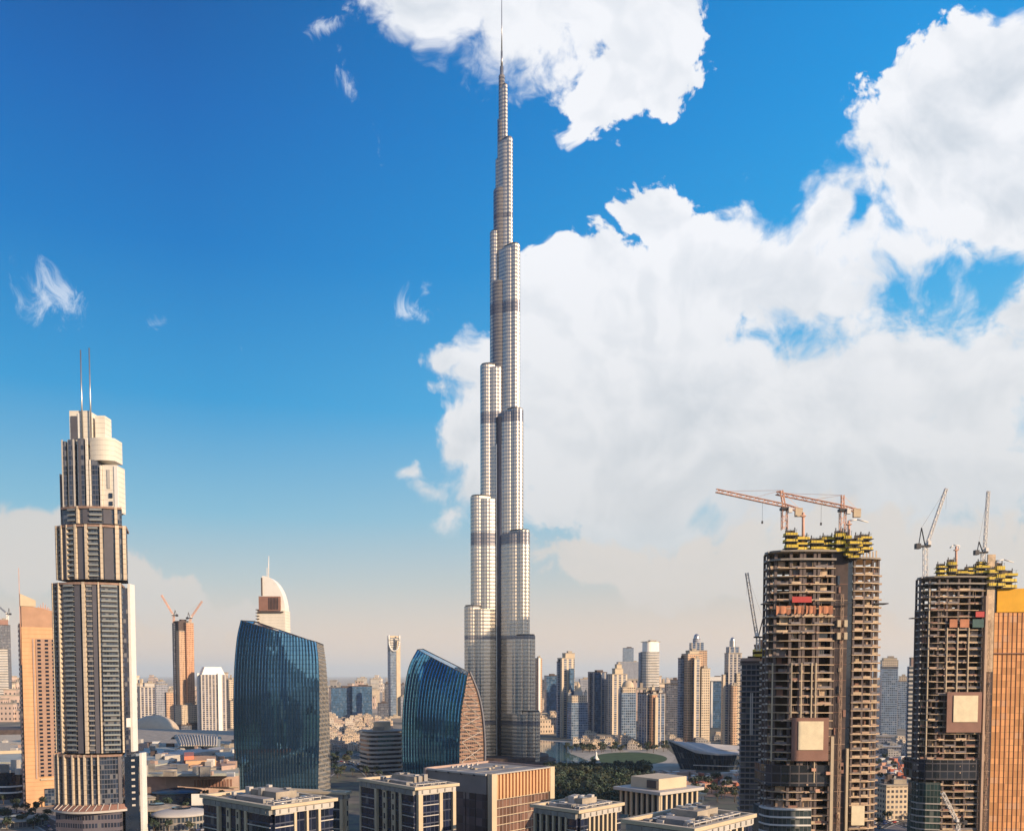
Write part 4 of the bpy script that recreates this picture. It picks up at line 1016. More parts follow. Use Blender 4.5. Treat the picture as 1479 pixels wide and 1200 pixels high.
def tower(name, label, yb, rot, blocks, cat='tower', group=None, dep=None):
    xs = blocks[0]; xc = (xs[1]+xs[2])/2
    b0 = G(xc, yb)
    if dep: b0 = Vector(((P(xc, HY, dep)).x, dep, 0))
    Y = b0.y; az = math.atan2(b0.x, b0.y); rz = R(rot)-az
    root = empty(name, (b0.x, b0.y, 0), rz, label, cat, group)
    ca, sa = math.cos(-rz), math.sin(-rz)
    for b in blocks:
        nm, x0, x1, yt, m_ = b[:5]; o = b[5] if len(b) > 5 else {}
        q_ = o.get('q', 0.8); Wd = (P(x1, HY, Y).x-P(x0, HY, Y).x)*math.cos(az)
        th = R(rot); a = Wd/(abs(math.cos(th))+q_*abs(math.sin(th))); d = a*q_
        X = P((x0+x1)/2, HY, Y).x-b0.x; dy = o.get('dd', 0.0)
        lx = (X*math.cos(az))*math.cos(th)  # across the line of sight, turned into the local frame
        ly = -(X*math.cos(az))*math.sin(th)
        lx += dy*math.sin(th); ly += dy*math.cos(th)
        zt = P((x0+x1)/2, yt, Y).z; zb = P((x0+x1)/2, o['yb'], Y).z if 'yb' in o else 0
        s_ = o.get('s', 'box'); q = MB()
        if s_ == 'box': q.prism(rect(a, d, lx, ly), zb, zt)
        elif s_ == 'round':
            r = min(a, d)*0.35; pl = []
            for (sx, sy, a0) in ((1, -1, -90), (1, 1, 0), (-1, 1, 90), (-1, -1, 180)):
                for k in range(5):
                    t_ = R(a0+90*k/4); pl.append((lx+sx*(a/2-r)+r*math.cos(t_), ly+sy*(d/2-r)+r*math.sin(t_)))
            q.prism(pl, zb, zt)
        elif s_ == 'cyl': q.prism(circle(Wd/2, 20, lx, ly), zb, zt)
        elif s_ == 'cone': q.prism(circle(Wd/2, 12, lx, ly), zb, zt, top=circle(Wd*0.04, 12, lx, ly))
        elif s_ == 'taper': q.prism(rect(a, d, lx, ly), zb, zt, top=rect(a*o.get('t', .5), d*o.get('t', .5), lx, ly))
        elif s_ == 'dome':
            h = zt-zb; n = 6
            for k in range(n):
                f0, f1 = k/n, (k+1)/n; r0 = Wd/2*math.cos(f0*math.pi/2); r1 = max(Wd/2*math.cos(f1*math.pi/2), 0.05)
                q.prism(circle(r0, 16, lx, ly), zb+h*math.sin(f0*math.pi/2), zb+h*math.sin(f1*math.pi/2), top=circle(r1, 16, lx, ly), caps=(False, k == n-1), smooth=True)
        elif s_ == 'slope': q.prism(rect(a, d, lx, ly), zb, [zt, P((x0+x1)/2, o['y2'], Y).z, P((x0+x1)/2, o['y2'], Y).z, zt])
        q.build(nm, mm(m_), root)
        if s_ in ('box', 'round') and o.get('roof', True):
            e = MB(); e.prism(rect(a*0.99+0.6, d*0.99+0.6, lx, ly), zt, zt+1.3); e.prism(rect(a*0.45, d*0.4, lx+a*0.1, ly), zt+1.3, zt+o.get('rh', 4.5)); e.build('roof_plant', M['roof_tan'] if 'blue' not in m_ and 'dark' not in m_ else M['dark_concrete'], root)
    return root
def spire(root, dx, z0, z1, r=0.5):
    q = MB(); q.tube((dx, 0, z0), (dx, 0, z1), r, r*0.5, 5); q.build('mast', M['crane_tan'], root)

# right of the supertall
tower('slim_tower', 'slim tower with a white edge just right of the supertall tower', 1052, 25, [('shaft', 772, 783, 951, 'tan_grid'), ('edge_wall', 777, 780.5, 950, 'white', dict(dd=-9))])
tower('glass_office_tower', 'plain dark blue block between the slim tower and the pale ribbed tower', 1048, 15, [('shaft', 786, 805, 976, 'blue_curtain'), ('side_block', 803, 812, 984, 'blue_grid')])
tower('ribbed_tower', 'pale ribbed tower with a raised cream top, behind the cone-roofed tower', 1064, 24, [('shaft', 805, 830, 951, 'cream_pier'), ('crown', 812, 830, 944, 'cream', dict(yb=952)), ('wing', 804, 811, 956, 'blue_grid', dict(dd=-4)), ('glass_strip', 822, 829, 965, 'blue_curtain', dict(dd=-14, q=0.3, roof=False))])
tower('cone_roofed_tower', 'short blue tower with white arcaded top storeys and a cone roof', 1066, 20,
      [('shaft', 819, 849, 1014, 'blue_grid', dict(roof=False)), ('arcade', 820, 848, 1004, 'cream_grid', dict(yb=1014, roof=False)), ('drum', 829, 842, 998, 'pale', dict(yb=1004, s='cyl', dd=6)), ('cone_roof', 830, 841, 984, 'cream', dict(yb=998, s='cone', dd=6)),
       ('turret', 820, 825, 1000, 'pale', dict(yb=1004)), ('turret', 843, 848, 1000, 'pale', dict(yb=1004)), ('side_wing', 842, 849, 1018, 'cream_grid', dict(dd=-3, roof=False))])
tower('grey_slab_tower', 'pale grey slab seen between the cone-roofed tower and the flat-topped twin-tone tower', 1045, 10, [('shaft', 836, 852, 981, 'grey_grid')])
tower('striped_tower', 'flat-topped tower of dark blue and cream stripes right of the cone-roofed tower', 1058, 28, [('shaft', 849, 877, 971, 'blue_pier'), ('glass_strip', 860, 868, 972, 'blue_curtain', dict(dd=-13, q=.3, roof=False)), ('edge_wall', 850, 855, 972, 'dark_frame', dict(dd=-8, roof=False))])
tower('stepped_tower', 'cream-topped stepped tower between the striped tower and the arched-top blue tower', 1060, 26, [('shaft', 876, 906, 974, 'cream_pier'), ('crown', 884, 900, 966, 'cream', dict(yb=974)), ('turret', 888, 898, 960, 'cream', dict(yb=967)), ('side_wing', 899, 908, 986, 'tan_grid', dict(dd=-3))])
tower('arched_top_tower', 'blue glass tower with a white arched crown in front of the stepped tower', 1073, 18,
      [('shaft', 893, 919, 1000, 'blue_grid', dict(roof=False)), ('crown', 895, 918, 992, 'cream_grid', dict(yb=1000, roof=False)), ('dome_roof', 898, 916, 982, 'cream', dict(yb=992, s='dome', dd=8)), ('glass_bay', 903, 914, 1003, 'blue_curtain', dict(s='cyl', dd=-2)), ('pier', 893, 897, 995, 'pale', dict(dd=-6, roof=False))])
tower('stepped_grey_tower', 'hazy grey stepped office block behind, with a square box on its shoulders', 1020, 8,
      [('shaft', 890, 926, 956, 'grey_grid'), ('upper_block', 899, 915, 936, 'blue_grid', dict(yb=957)), ('lower_wing', 893, 935, 983, 'blue_grid', dict(dd=-8))])
tower('white_capped_tower', 'round-cornered office tower with bright banded front and a blank white cap', 1032, 30,
      [('shaft', 922, 955, 941, 'white_band', dict(s='round', roof=False)), ('cap', 925, 954, 927, 'white', dict(yb=941, s='round')), ('glass_side', 922, 932, 942, 'blue_curtain', dict(dd=-3, roof=False)), ('podium', 918, 962, 993, 'dark_frame', dict(q=.6))])
tower('cream_apartment_tower', 'pink and cream tower with twin small turrets, below the white-capped tower', 1079, 32,
      [('shaft', 921, 961, 1001, 'blue_pier'), ('centre_bay', 937, 951, 1003, 'orange_grid', dict(dd=-16, s='round')), ('gilded_bay', 946, 951, 1006, 'cream', dict(dd=-21, q=.4, roof=False)), ('turret', 940, 946, 993, 'cream', dict(yb=1001)), ('turret', 931, 938, 997, 'cream', dict(yb=1002)), ('turret', 950, 957, 998, 'pale', dict(yb=1002))])
tower('dark_office_block', 'dark low office block between the pink and cream tower and the tall sandstone tower', 1060, 10, [('shaft', 960, 983, 988, 'dark_frame'), ('upper_block', 968, 980, 982, 'dark_frame', dict(yb=989))])
tower('dome_crowned_tower', 'tower with a small dome and columned crown rising behind the tall sandstone tower', 1056, 14,
      [('shaft', 990, 1021, 940, 'tan_grid'), ('crown', 995, 1016, 928, 'blue_pier', dict(yb=940, roof=False)), ('lantern', 1000, 1011, 922, 'grey_grid', dict(yb=928, s='cyl')), ('dome_roof', 1001, 1010, 915, 'metal', dict(yb=922, s='dome'))])
tower('sandstone_apartment_tower', 'broad orange-lit sandstone tower of stepped blocks with a blue left side', 1073, 30,
      [('main_block', 984, 1014, 945, 'tan_grid', dict(s='box')), ('blue_side', 979, 991, 951, 'blue_grid', dict(dd=-2)), ('crown', 990, 1009, 941, 'cream', dict(yb=947)), ('right_block', 1008, 1025.5, 966, 'cream_grid', dict(dd=-6)), ('bay', 1001, 1011, 952, 'cream_pier', dict(dd=-14, q=.4))])
tower('white_framed_office', 'dark office block with a white portal frame between two tall sandstone towers', 1050, 8, [('shaft', 1024, 1045, 979, 'blue_curtain'), ('portal_frame', 1024, 1045, 977, 'white', dict(yb=983, dd=-10, q=.3, roof=False)), ('pier', 1027, 1030, 980, 'white', dict(dd=-11, q=.5, roof=False))])
tower('cylinder_crowned_tower', 'slender fluted tower with a grey cylinder on top, left of the blue unfinished tower', 1074, 22,
      [('shaft', 1046, 1071, 944, 'white_pier'), ('crown', 1048, 1068, 934, 'blue_pier', dict(yb=944, roof=False)), ('lantern', 1053, 1062, 925, 'metal', dict(yb=934, s='cyl')), ('dome_roof', 1054, 1061, 920, 'metal', dict(yb=925, s='dome')),
       ('left_wing', 1042, 1053, 975, 'cream_pier', dict(dd=-6)), ('right_wing', 1061, 1074, 973, 'cream_grid', dict(dd=-3)), ('front_bay', 1055, 1066, 990, 'tan_grid', dict(dd=-14, s='round'))])
# between and beyond the unfinished towers
tower('banded_tower', 'cream-topped blue banded tower right of the wide unfinished tower', 1060, 10, [('shaft', 1271, 1297, 962, 'blue_grid', dict(roof=False)), ('crown', 1271, 1297, 954, 'cream_grid', dict(yb=966)), ('parapet', 1273, 1295, 951, 'cream', dict(yb=954))])
tower('short_banded_tower', 'short blue tower with a cream block on top, beside the cream-topped banded tower', 1052, 10, [('shaft', 1296, 1311, 984, 'blue_grid'), ('crown', 1298, 1310, 977, 'cream_grid', dict(yb=988))])
tower('balconied_tower', 'unfinished balconied tower just left of the narrower unfinished tower', 1130, 12, [('shaft', 1310, 1330, 962, 'white_band', dict(roof=False)), ('crown', 1313, 1332, 951, 'pink_wall', dict(yb=962)), ('glass_side', 1310, 1316, 963, 'blue_grid', dict(dd=-2, roof=False))], cat='construction tower')
# unfinished blue tower with its yellow-banded core
def mid_tower():
    rt = tower('unfinished_tower', 'blue-grey unfinished tower with white balcony edges and a yellow-banded core, left of the wide one', 1184, 6,
          [('frame_block', 1069, 1097, 957, 'dark_frame', dict(q=.8)), ('core', 1087, 1108, 944, 'dark_concrete', dict(dd=4, q=.6)), ('core_head', 1089, 1107, 933, 'dark_metal', dict(yb=946, dd=3, q=.6)), ('pink_parapet', 1069, 1097, 950, 'pink_wall', dict(yb=960, roof=False))], cat='construction tower')
    Y = rt.location.y; s = FX/Y
    az = math.atan2(rt.location.x, Y)
    zf = lambda py: P(1080, py, Y).z
    X = lambda px: (P(px, HY, Y).x-rt.location.x)*math.cos(az)
    q = MB(); q.box(0, 0, 0, X(1097)-X(1069)+0.6, 18, 0.35); me = q.mesh('floor_slab', M['concrete'])
    many('floor_slab', me, rt, [(X(1083), 1.8, zf(960)-k*3.7, 0) for k in range(int(zf(960)/3.7))], 60)
    q = MB(); q.prism([(X(1096), -6), (X(1109), -2), (X(1109), 8), (X(1096), 8)], 0, 0.5); q.box(X(1101), -5.2, 0.5, 5, 0.15, 1.0)
    me = q.mesh('balcony', M['pale'])
    many('balcony', me, rt, [(0, 0, zf(958)-k*3.7, 0) for k in range(int(zf(958)/3.7))], 60)
    for y_ in (948, 941):
        q = MB(); q.box(X(1098), -1, zf(y_), X(1108)-X(1088), 15, 1.6); q.build('yellow_platform', M['yellow'], rt)
    for px in (1083, 1085.5):
        q = MB(); q.box(X(px), -7.6, zf(1060), 0.7, 0.5, zf(1000)-zf(1060)); q.build('hoist_rail', M['pale'], rt)
    q = MB(); q.lattice((X(1109), -5, 0), (X(1109), -5, zf(1040)), 1.5, 0.18, 2.4); q.box(X(1109), -5, zf(1040), 5, 2.2, 2); q.build('hoist_mast', M['crane_tan'], rt)
mid_tower()

# left side
tower('unfinished_tower', 'dark hazy unfinished tower at the left edge of the skyline', 1034, 12, [('frame_block', -12, 17, 903, 'dark_frame'), ('upper_core', 0, 14, 895, 'brown_panel', dict(yb=904)), ('white_banded_face', -8, 12, 938, 'white_band', dict(dd=-10, q=.5))], cat='construction tower')
luffing_crane('tiny hazy luffing crane on the dark tower at the left edge', 11, 896, 887, (-6, 872), (13, 878), 2200, 'metal', 3.0, 0.5, jw=2.6)
tc = tower('unfinished_tower', 'pink and tan unfinished tower carrying two splayed luffing cranes, left of the white arched block', 1054, 28,
      [('concrete_face', 251, 280, 912, 'tan_grid'), ('shaded_side', 250, 258, 901, 'dark_frame', dict(dd=-2)), ('frame_face', 267, 281, 900, 'orange_grid', dict(dd=-8, q=.6)), ('top_frame', 252, 276, 898, 'dark_concrete', dict(yb=913)),  # dark block puts the left side's shade into its colour
       ('base_block', 252, 284, 1018, 'cream_grid', dict(dd=-12)), ('dark_podium', 252, 292, 1046, 'dark_frame', dict(dd=-22, q=.5))], cat='construction tower')
luffing_crane('left one of two splayed luffing cranes, jib leaning left above the pink and tan tower', 251, 899, 889, (233, 859), (253, 881), 1610, 'crane_tan', 2.6, 0.4, jw=2.2)
luffing_crane('right one of two splayed luffing cranes, jib leaning right above the pink and tan tower', 275, 899, 893, (292, 868), (272, 884), 1612, 'crane_tan', 2.6, 0.4, jw=2.2)
wa = tower('arched_white_block', 'white-framed block with dark vertical glass strips and a curved top', 1055, 16,
      [('shaft', 285, 327, 974, 'white_pier', dict(q=.5, roof=False)), ('arched_top', 287, 325, 963, 'white', dict(yb=974, s='taper', t=.72, q=.5)), ('left_frame', 284, 289, 972, 'white', dict(dd=-5, roof=False)), ('right_frame', 314, 320, 972, 'white', dict(dd=-10, q=.4, roof=False))], cat='office block')
tower('cream_office_block', 'small cream block tucked between the arched white block and the wide blue glass tower', 1050, 20, [('shaft', 326, 345, 982, 'cream_grid'), ('low_block', 328, 346, 1012, 'cream_grid', dict(dd=-20))], cat='office block')
tower('striped_office_block', 'small white-and-black striped block just right of the twin-spired tower', 1060, 12, [('shaft', 198, 223, 992, 'white_pier'), ('shoulder', 206, 223, 987, 'pale', dict(yb=993))], cat='office block')
tower('hazy_grey_block', 'hazy grey block behind the dome, left of the pink and tan unfinished tower', 1046, 10, [('shaft', 222, 242, 988, 'grey_grid'), ('side_block', 238, 252, 1000, 'tan_grid', dict(dd=-5)), ('upper_block', 226, 238, 984, 'grey_grid', dict(yb=989))], cat='office block')
tower('blue_slab_block', 'long plain dark blue block between the two curved glass towers', 1036, 10, [('shaft', 475, 523, 993, 'blue_curtain', dict(q=.4)), ('right_block', 506, 537, 991, 'blue_curtain', dict(dd=-12, q=.5))], cat='office block')
tower('twin_white_block', 'pair of small white-topped office blocks beyond the long blue block', 1020, 6, [('left_block', 515, 530, 979, 'white_band'), ('right_block', 534, 547, 980, 'white_band'), ('base_block', 524, 548, 996, 'cream_grid', dict(dd=-8))], cat='office block')
st = tower('notched_tower', 'slender solitary tower with a notched top, between the two curved glass towers', 1036, 20,
      [('shaft', 560, 578.5, 940, 'blue_grid', dict(roof=False)), ('lit_edge', 571, 578.5, 925, 'cream', dict(dd=-4, roof=False)), ('left_horn', 560, 563, 918, 'pale', dict(yb=941, roof=False)), ('right_horn', 575, 578.5, 918, 'pale', dict(yb=941, roof=False)),  # cream block puts the sunlit right edge into its colour
       ('screen', 562, 577, 922, 'white_band', dict(yb=941, q=.4, roof=False)), ('top_beam', 560, 578, 918, 'cream', dict(yb=921, q=.7, roof=False)), ('podium', 558, 580, 1034, 'cream_grid', dict(dd=-8))])
def notch():
    Y = st.location.y; az = math.atan2(st.location.x, Y); rz = st.rotation_euler.z; q = MB()
    def L(px, py):
        p = P(px, py, Y-14)-Vector((st.location.x, st.location.y, 0)); c, n = math.cos(-rz), math.sin(-rz)
        return Vector((p.x*c-p.y*n, p.x*n+p.y*c, p.z))
    pts = [L(569.3-7.6*math.cos(math.pi*k/14), 926+14*math.sin(math.pi*k/14)) for k in range(15)]
    pts = [L(561.5, 917)]+pts+[L(577, 917)]
    for a_, b_ in zip(pts, pts[1:]): q.tube(a_, b_, 2.0, n=5)
    q.build('notch_arch', M['white'], st)
notch()
tower('dark_slim_block', 'dark slim block just left of the notched tower', 1038, 6, [('shaft', 555, 561, 987, 'dark_frame'), ('low_block', 545, 560, 1015, 'dark_frame', dict(dd=-8))], cat='office block')
tower('dark_slim_block', 'dark slim block just right of the notched tower', 1036, 6, [('shaft', 579, 584, 988, 'dark_frame'), ('low_block', 578, 586, 1006, 'grey_grid', dict(dd=-8))], cat='office block')

# white-banded round-cornered block
def banded_block():
    b0 = G(560, 1115); Y = b0.y; rz = R(28)
    root = empty('banded_parking_block', b0, rz, 'round-cornered white-banded block with a roof drum, left of the teal-glass tower', 'office block')
    Z = lambda py: P(560, py, Y).z
    def rr(w, d, r):
        pl = []
        for (sx, sy, a0) in ((1, -1, -90), (1, 1, 0), (-1, 1, 90), (-1, -1, 180)):
            for k in range(7):
                t_ = R(a0+90*k/6); pl.append((sx*(w/2-r)+r*math.cos(t_), 20+sy*(d/2-r)+r*math.sin(t_)))
        return pl
    q = MB(); q.prism(rr(38, 38, 9), 0, Z(1058)); q.build('body', M['glass_dark'], root)
    n = 9; zt = Z(1057)
    for k in range(n):
        q = MB(); z = zt*(k+0.3)/n; q.prism(rr(39.4, 39.4, 9.6), z, z+zt/n*0.48); q.build('white_band', M['pale'], root)
    q = MB(); q.prism(rr(40, 40, 9.6), zt, zt+1); q.build('roof', M['roof_grey'], root)
    q = MB(); q.prism(circle(9, 24, 2, 22), zt+1, Z(1043)); q.build('roof_drum', M['cream'], root)
    q = MB(); q.prism(circle(6, 24, -4, 16), zt+1, Z(1050)); q.build('roof_drum', M['roof_tan'], root)
banded_block()

# ------------------------------------------------------------------ foreground office blocks
class Block:
    """frame from roof-corner pixels: front, left, right; roof height zr"""
    def __init__(s, name, label, front, left, right, zr, cat='office block', group=None):
        f, l, r = G(*front, zr), G(*left, zr), G(*right, zr)
        v = (r-f); s.W = v.length; s.D = (l-f).length; s.z = zr
        s.root = empty(name, (f.x, f.y, 0), math.atan2(v.y, v.x), label, cat, group)
    def face(s, which):
        """returns place(u, out, z, w, thick, h) -> box args on that face; u along from front corner"""
        if which == 'R': return lambda u, out, z, w, th, h: (u, -out, z, w, th, h, 0.0)
        return lambda u, out, z, w, th, h: (-out, u, z, w, th, h, math.pi/2)
    def add(s, which, name, m, u, out, z, w, th, h, parent=None):
        q = MB(); a = s.face(which)(u, out, z, w, th, h); q.box(*a); return q.build(name, m, parent or s.root)

bay_glass = facade('bay_glass', (0.05, 0.06, 0.10), (0.012, 0.018, 0.045), 3.9, 1.8, (0.08, 0.96), (0.04, 0.96), 0.08, gvar=0.6)
def office(name, label, front, left, right, zr, Lp, Rp, plant=True, zb=0.0, parapet=1.2, over=1.6, corner=True, cornice_h=2.5, roofm='roof_tan'):
    b = Block(name, label, front, left, right, zr); W, D = b.W, b.D; root = b.root
    q = MB(); q.prism([(0.6, 0.6), (W, 0.6), (W, D), (0.6, D)], zb, zr-1.0); body = q.build('body', M['concrete'], root)
    ht = zr-cornice_h
    for which, pat, Ln in (('L', Lp, D), ('R', Rp, W)):
        tot = sum(w for _, w in pat); u = 0
        for ty, w in pat:
            w = w/tot*Ln; c = u+w/2
            if ty == 'G':      # big glazed bay with white floor lines
                o = b.add(which, 'glazed_bay', bay_glass, c, 0.35, zb, w*0.99, 1.4, ht-zb)
                for k in range(9):
                    q = MB(); q.box(*b.face(which)(c, 1.05, ht-0.3-3.9*k, w, 0.25, 0.34)); q.build('floor_band', M['pale'], o)
            elif ty == 'P':    # solid pier
                b.add(which, 'pier', M['cream'] if which == 'R' else M['cream'], c, 0.55, zb, w, 2.0, ht-zb)
            elif ty == 'w':    # narrow glazed strip
                b.add(which, 'window_strip', bay_glass, c, -0.15, zb, w, 1.2, ht-zb)
            elif ty == 's':    # solid strip with small square windows
                st_ = b.add(which, 'window_pier', M['cream'], c, 0.25, zb, w, 1.4, ht-zb)
                k = 0
                while ht-3.0-3.9*k > 2 and k < 12:
                    b.add(which, 'window', M['glass_dark'], c, 0.93, ht-2.9-3.9*k, w*0.42, 0.14, 2.0, st_); k += 1
            u += w
        # blank band and small dentils under the cornice
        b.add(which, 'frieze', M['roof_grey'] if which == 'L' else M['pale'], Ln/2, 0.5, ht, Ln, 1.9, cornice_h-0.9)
        n = max(3, int(Ln/3)); q = MB()
        for k in range(n): q.box(*b.face(which)((k+0.5)*Ln/n, 1.55, zr-2.2, 0.4, 0.3, 1.2))
        q.build('bracket_row', M['roof_grey'], root, kind='stuff')
    # overhanging flat roof rim with sunken deck
    q = MB(); o_ = over
    t_ = 1.5
    q.prism([(-o_, -o_), (W+o_, -o_), (W+o_, -o_+t_), (-o_, -o_+t_)], zr-0.7, zr+0.35)
    q.prism([(-o_, D+o_-t_), (W+o_, D+o_-t_), (W+o_, D+o_), (-o_, D+o_)], zr-0.7, zr+0.35)
    q.prism([(-o_, -o_+t_), (-o_+t_, -o_+t_), (-o_+t_, D+o_-t_), (-o_, D+o_-t_)], zr-0.7, zr+0.35)
    q.prism([(W+o_-t_, -o_+t_), (W+o_, -o_+t_), (W+o_, D+o_-t_), (W+o_-t_, D+o_-t_)], zr-0.7, zr+0.35)
    q.build('roof_rim', M['cream'], root)
    q = MB(); q.prism([(0.7, 0.7), (W-0.1, 0.7), (W-0.1, D-0.1), (0.7, D-0.1)], zr-0.99, zr-0.9); q.build('roof_deck', M[roofm], root)
    rnd = random.Random(int(front[0]))
    if plant:
        q = MB(); q.box(W*0.60, D*0.52, zr-0.9, W*0.36, D*0.42, 3.2); q.build('plant_room', M['roof_tan'], root)
        q = MB(); q.box(W*0.28, D*0.50, zr-0.9, W*0.18, D*0.40, 1.6)
        q.build('plant_room', M['roof_grey'], root)
        for k in range(26):
            q = MB(); x, y = rnd.uniform(.15, .9)*W, rnd.uniform(.1, .9)*D
            q.box(x, y, zr-0.9, rnd.uniform(1, 2.6), rnd.uniform(1, 2.6), rnd.uniform(3.4, 4.1) if (W*.42 < x < W*.78 and D*.3 < y < D*.75) else rnd.uniform(0.8, 1.9)); q.build('roof_unit', rnd.choice([M['metal'], M['pale'], M['roof_grey']]), root)
        for k in range(4):
            q = MB(); x0, y0 = rnd.uniform(.1, .5)*W, rnd.uniform(.1, .9)*D; x1 = x0+rnd.uniform(.15, .4)*W
            q.tube((x0, y0, zr-.3), (x1, y0, zr-.3), .35, n=6); q.tube((x1, y0, zr-.3), (x1, y0+D*.12*rnd.choice([-1, 1]), zr-.3), .35, n=6); q.build('duct', M['metal'], root)
        for k in range(3):
            q = MB(); x, y = rnd.uniform(.12, .88)*W, rnd.uniform(.12, .88)*D; q.tube((x, y, zr-.9), (x, y, zr+1.1), .9, n=10); q.build('water_tank', M['roof_grey'], root)
        q = MB()
        for k in range(9): q.box(W*0.1+W*0.8*k/8, D*0.12, zr-0.9+1.6, 0.25, D*0.12, 0.25)
        q.box(W*0.5, D*0.07, zr+0.5, W*0.82, 0.3, 0.3); q.box(W*0.5, D*0.17, zr+0.5, W*0.82, 0.3, 0.3)
        for k in range(5): q.box(W*0.1+W*0.8*k/4, D*0.07, zr-0.9, 0.25, 0.25, 1.5); q.box(W*0.1+W*0.8*k/4, D*0.17, zr-0.9, 0.25, 0.25, 1.5)
        q.build('pergola', M['pale'], root)
    return b
LP = [('G', 14), ('P', 1.3), ('w', 4), ('s', 2.4), ('w', 4), ('s', 2.4), ('w', 4), ('P', 1.3), ('G', 10)]
RPs = [('G', 9), ('P', 1.2), ('w', 5), ('P', 1.0), ('w', 5), ('P', 1.2), ('G', 7)]
office('office_block', 'cream-rimmed office block with dark glazed corners, below the wide blue glass tower', (394, 1164), (303, 1147.5), (478, 1153), 60, LP, RPs)
b2 = office('office_block', 'low dark-roofed block tucked behind the cream-rimmed one, its roof edge white', (497, 1144), (420, 1132), (500, 1143.2), 54, [('P', 1), ('G', 12), ('P', 1.4), ('G', 14), ('s', 3)], [('s', 2)], plant=False, roofm='roof_grey')
office('office_block', 'pale office block half hidden behind the left side of the louvred tan cube', (601, 1137), (499, 1127), (655, 1131.5), 60, [('G', 9), ('P', 1.6), ('w', 4), ('s', 3), ('w', 4), ('s', 3), ('w', 4), ('P', 1.6), ('G', 12), ('P', .8)], [('P', 2), ('G', 8), ('P', 1.5), ('w', 5), ('P', 1.5)])
office('office_block', 'office block with narrow white piers and a flat roof, right of the louvred tan cube', (835, 1170), (775, 1162), (893, 1159.5), 56,
       [('G', 4), ('P', .8), ('w', 2.2), ('P', .8), ('w', 2.2), ('P', .8), ('w', 2.2), ('P', .8), ('w', 2.2), ('P', .8), ('w', 2.2), ('P', .8)],
       [('G', 4)]+[('P', .9), ('w', 1.6)]*6+[('P', .9), ('G', 3)])
office('office_block', 'terraced office block with a setback top storey, behind the two flat-roofed ones', (954, 1151), (885, 1146), (1014, 1146), 44,
       [('s', 3), ('s', 3), ('s', 3), ('P', 1), ('G', 8), ('P', 1), ('s', 3), ('s', 3), ('s', 3)], [('P', 1)]+[('s', 2.4)]*6+[('P', 1)], plant=False)
def setback():
    b = Block('penthouse', 'cream penthouse storey with a wide eave, stepped back on the terraced block', (953, 1144), (893, 1135.5), (1012, 1136.5), 55, cat='rooftop storey')
    W, D = b.W, b.D; root = b.root
    q = MB(); q.prism([(1.5, 1.5), (W, 1.5), (W, D), (1.5, D)], 44.2, 54); q.build('body', M['glass_dark'], root)
    for k in range(8):
        q = MB(); q.box(1.2, 1.5+(D-3)*k/7, 44.2, 1.0, 1.0, 9.8); q.build('column', M['cream'], root)
        q = MB(); q.box(1.8+(W-3)*k/7, 1.2, 44.2, 1.0, 1.0, 9.8); q.build('column', M['cream'], root)
    q = MB(); q.prism([(-1, -1), (W+1, -1), (W+1, D+1), (-1, D+1)], 54, 55.2); q.build('eave', M['pale'], root)
    q = MB(); q.prism([(4, 4), (W-4, 4), (W-4, D-4), (4, D-4)], 55.2, 59.5); q.build('plant_room', M['cream'], root)
    q = MB(); q.box(3.4, D*0.3, 55.8, 1.0, 5, 3); q.build('louvre', M['dark_metal'], root)
    b.root.location.z = 0
setback()
office('office_block', 'front office block with a grey roof and plant room, left of the wide unfinished tower', (1000, 1196), (907, 1184), (1082, 1176), 60,
       [('P', 1), ('w', 3), ('P', 1), ('w', 3), ('P', 1), ('w', 3), ('P', 1), ('G', 8)], [('P', 1)]+[('w', 2.4), ('P', 1)]*7+[('G', 6)])

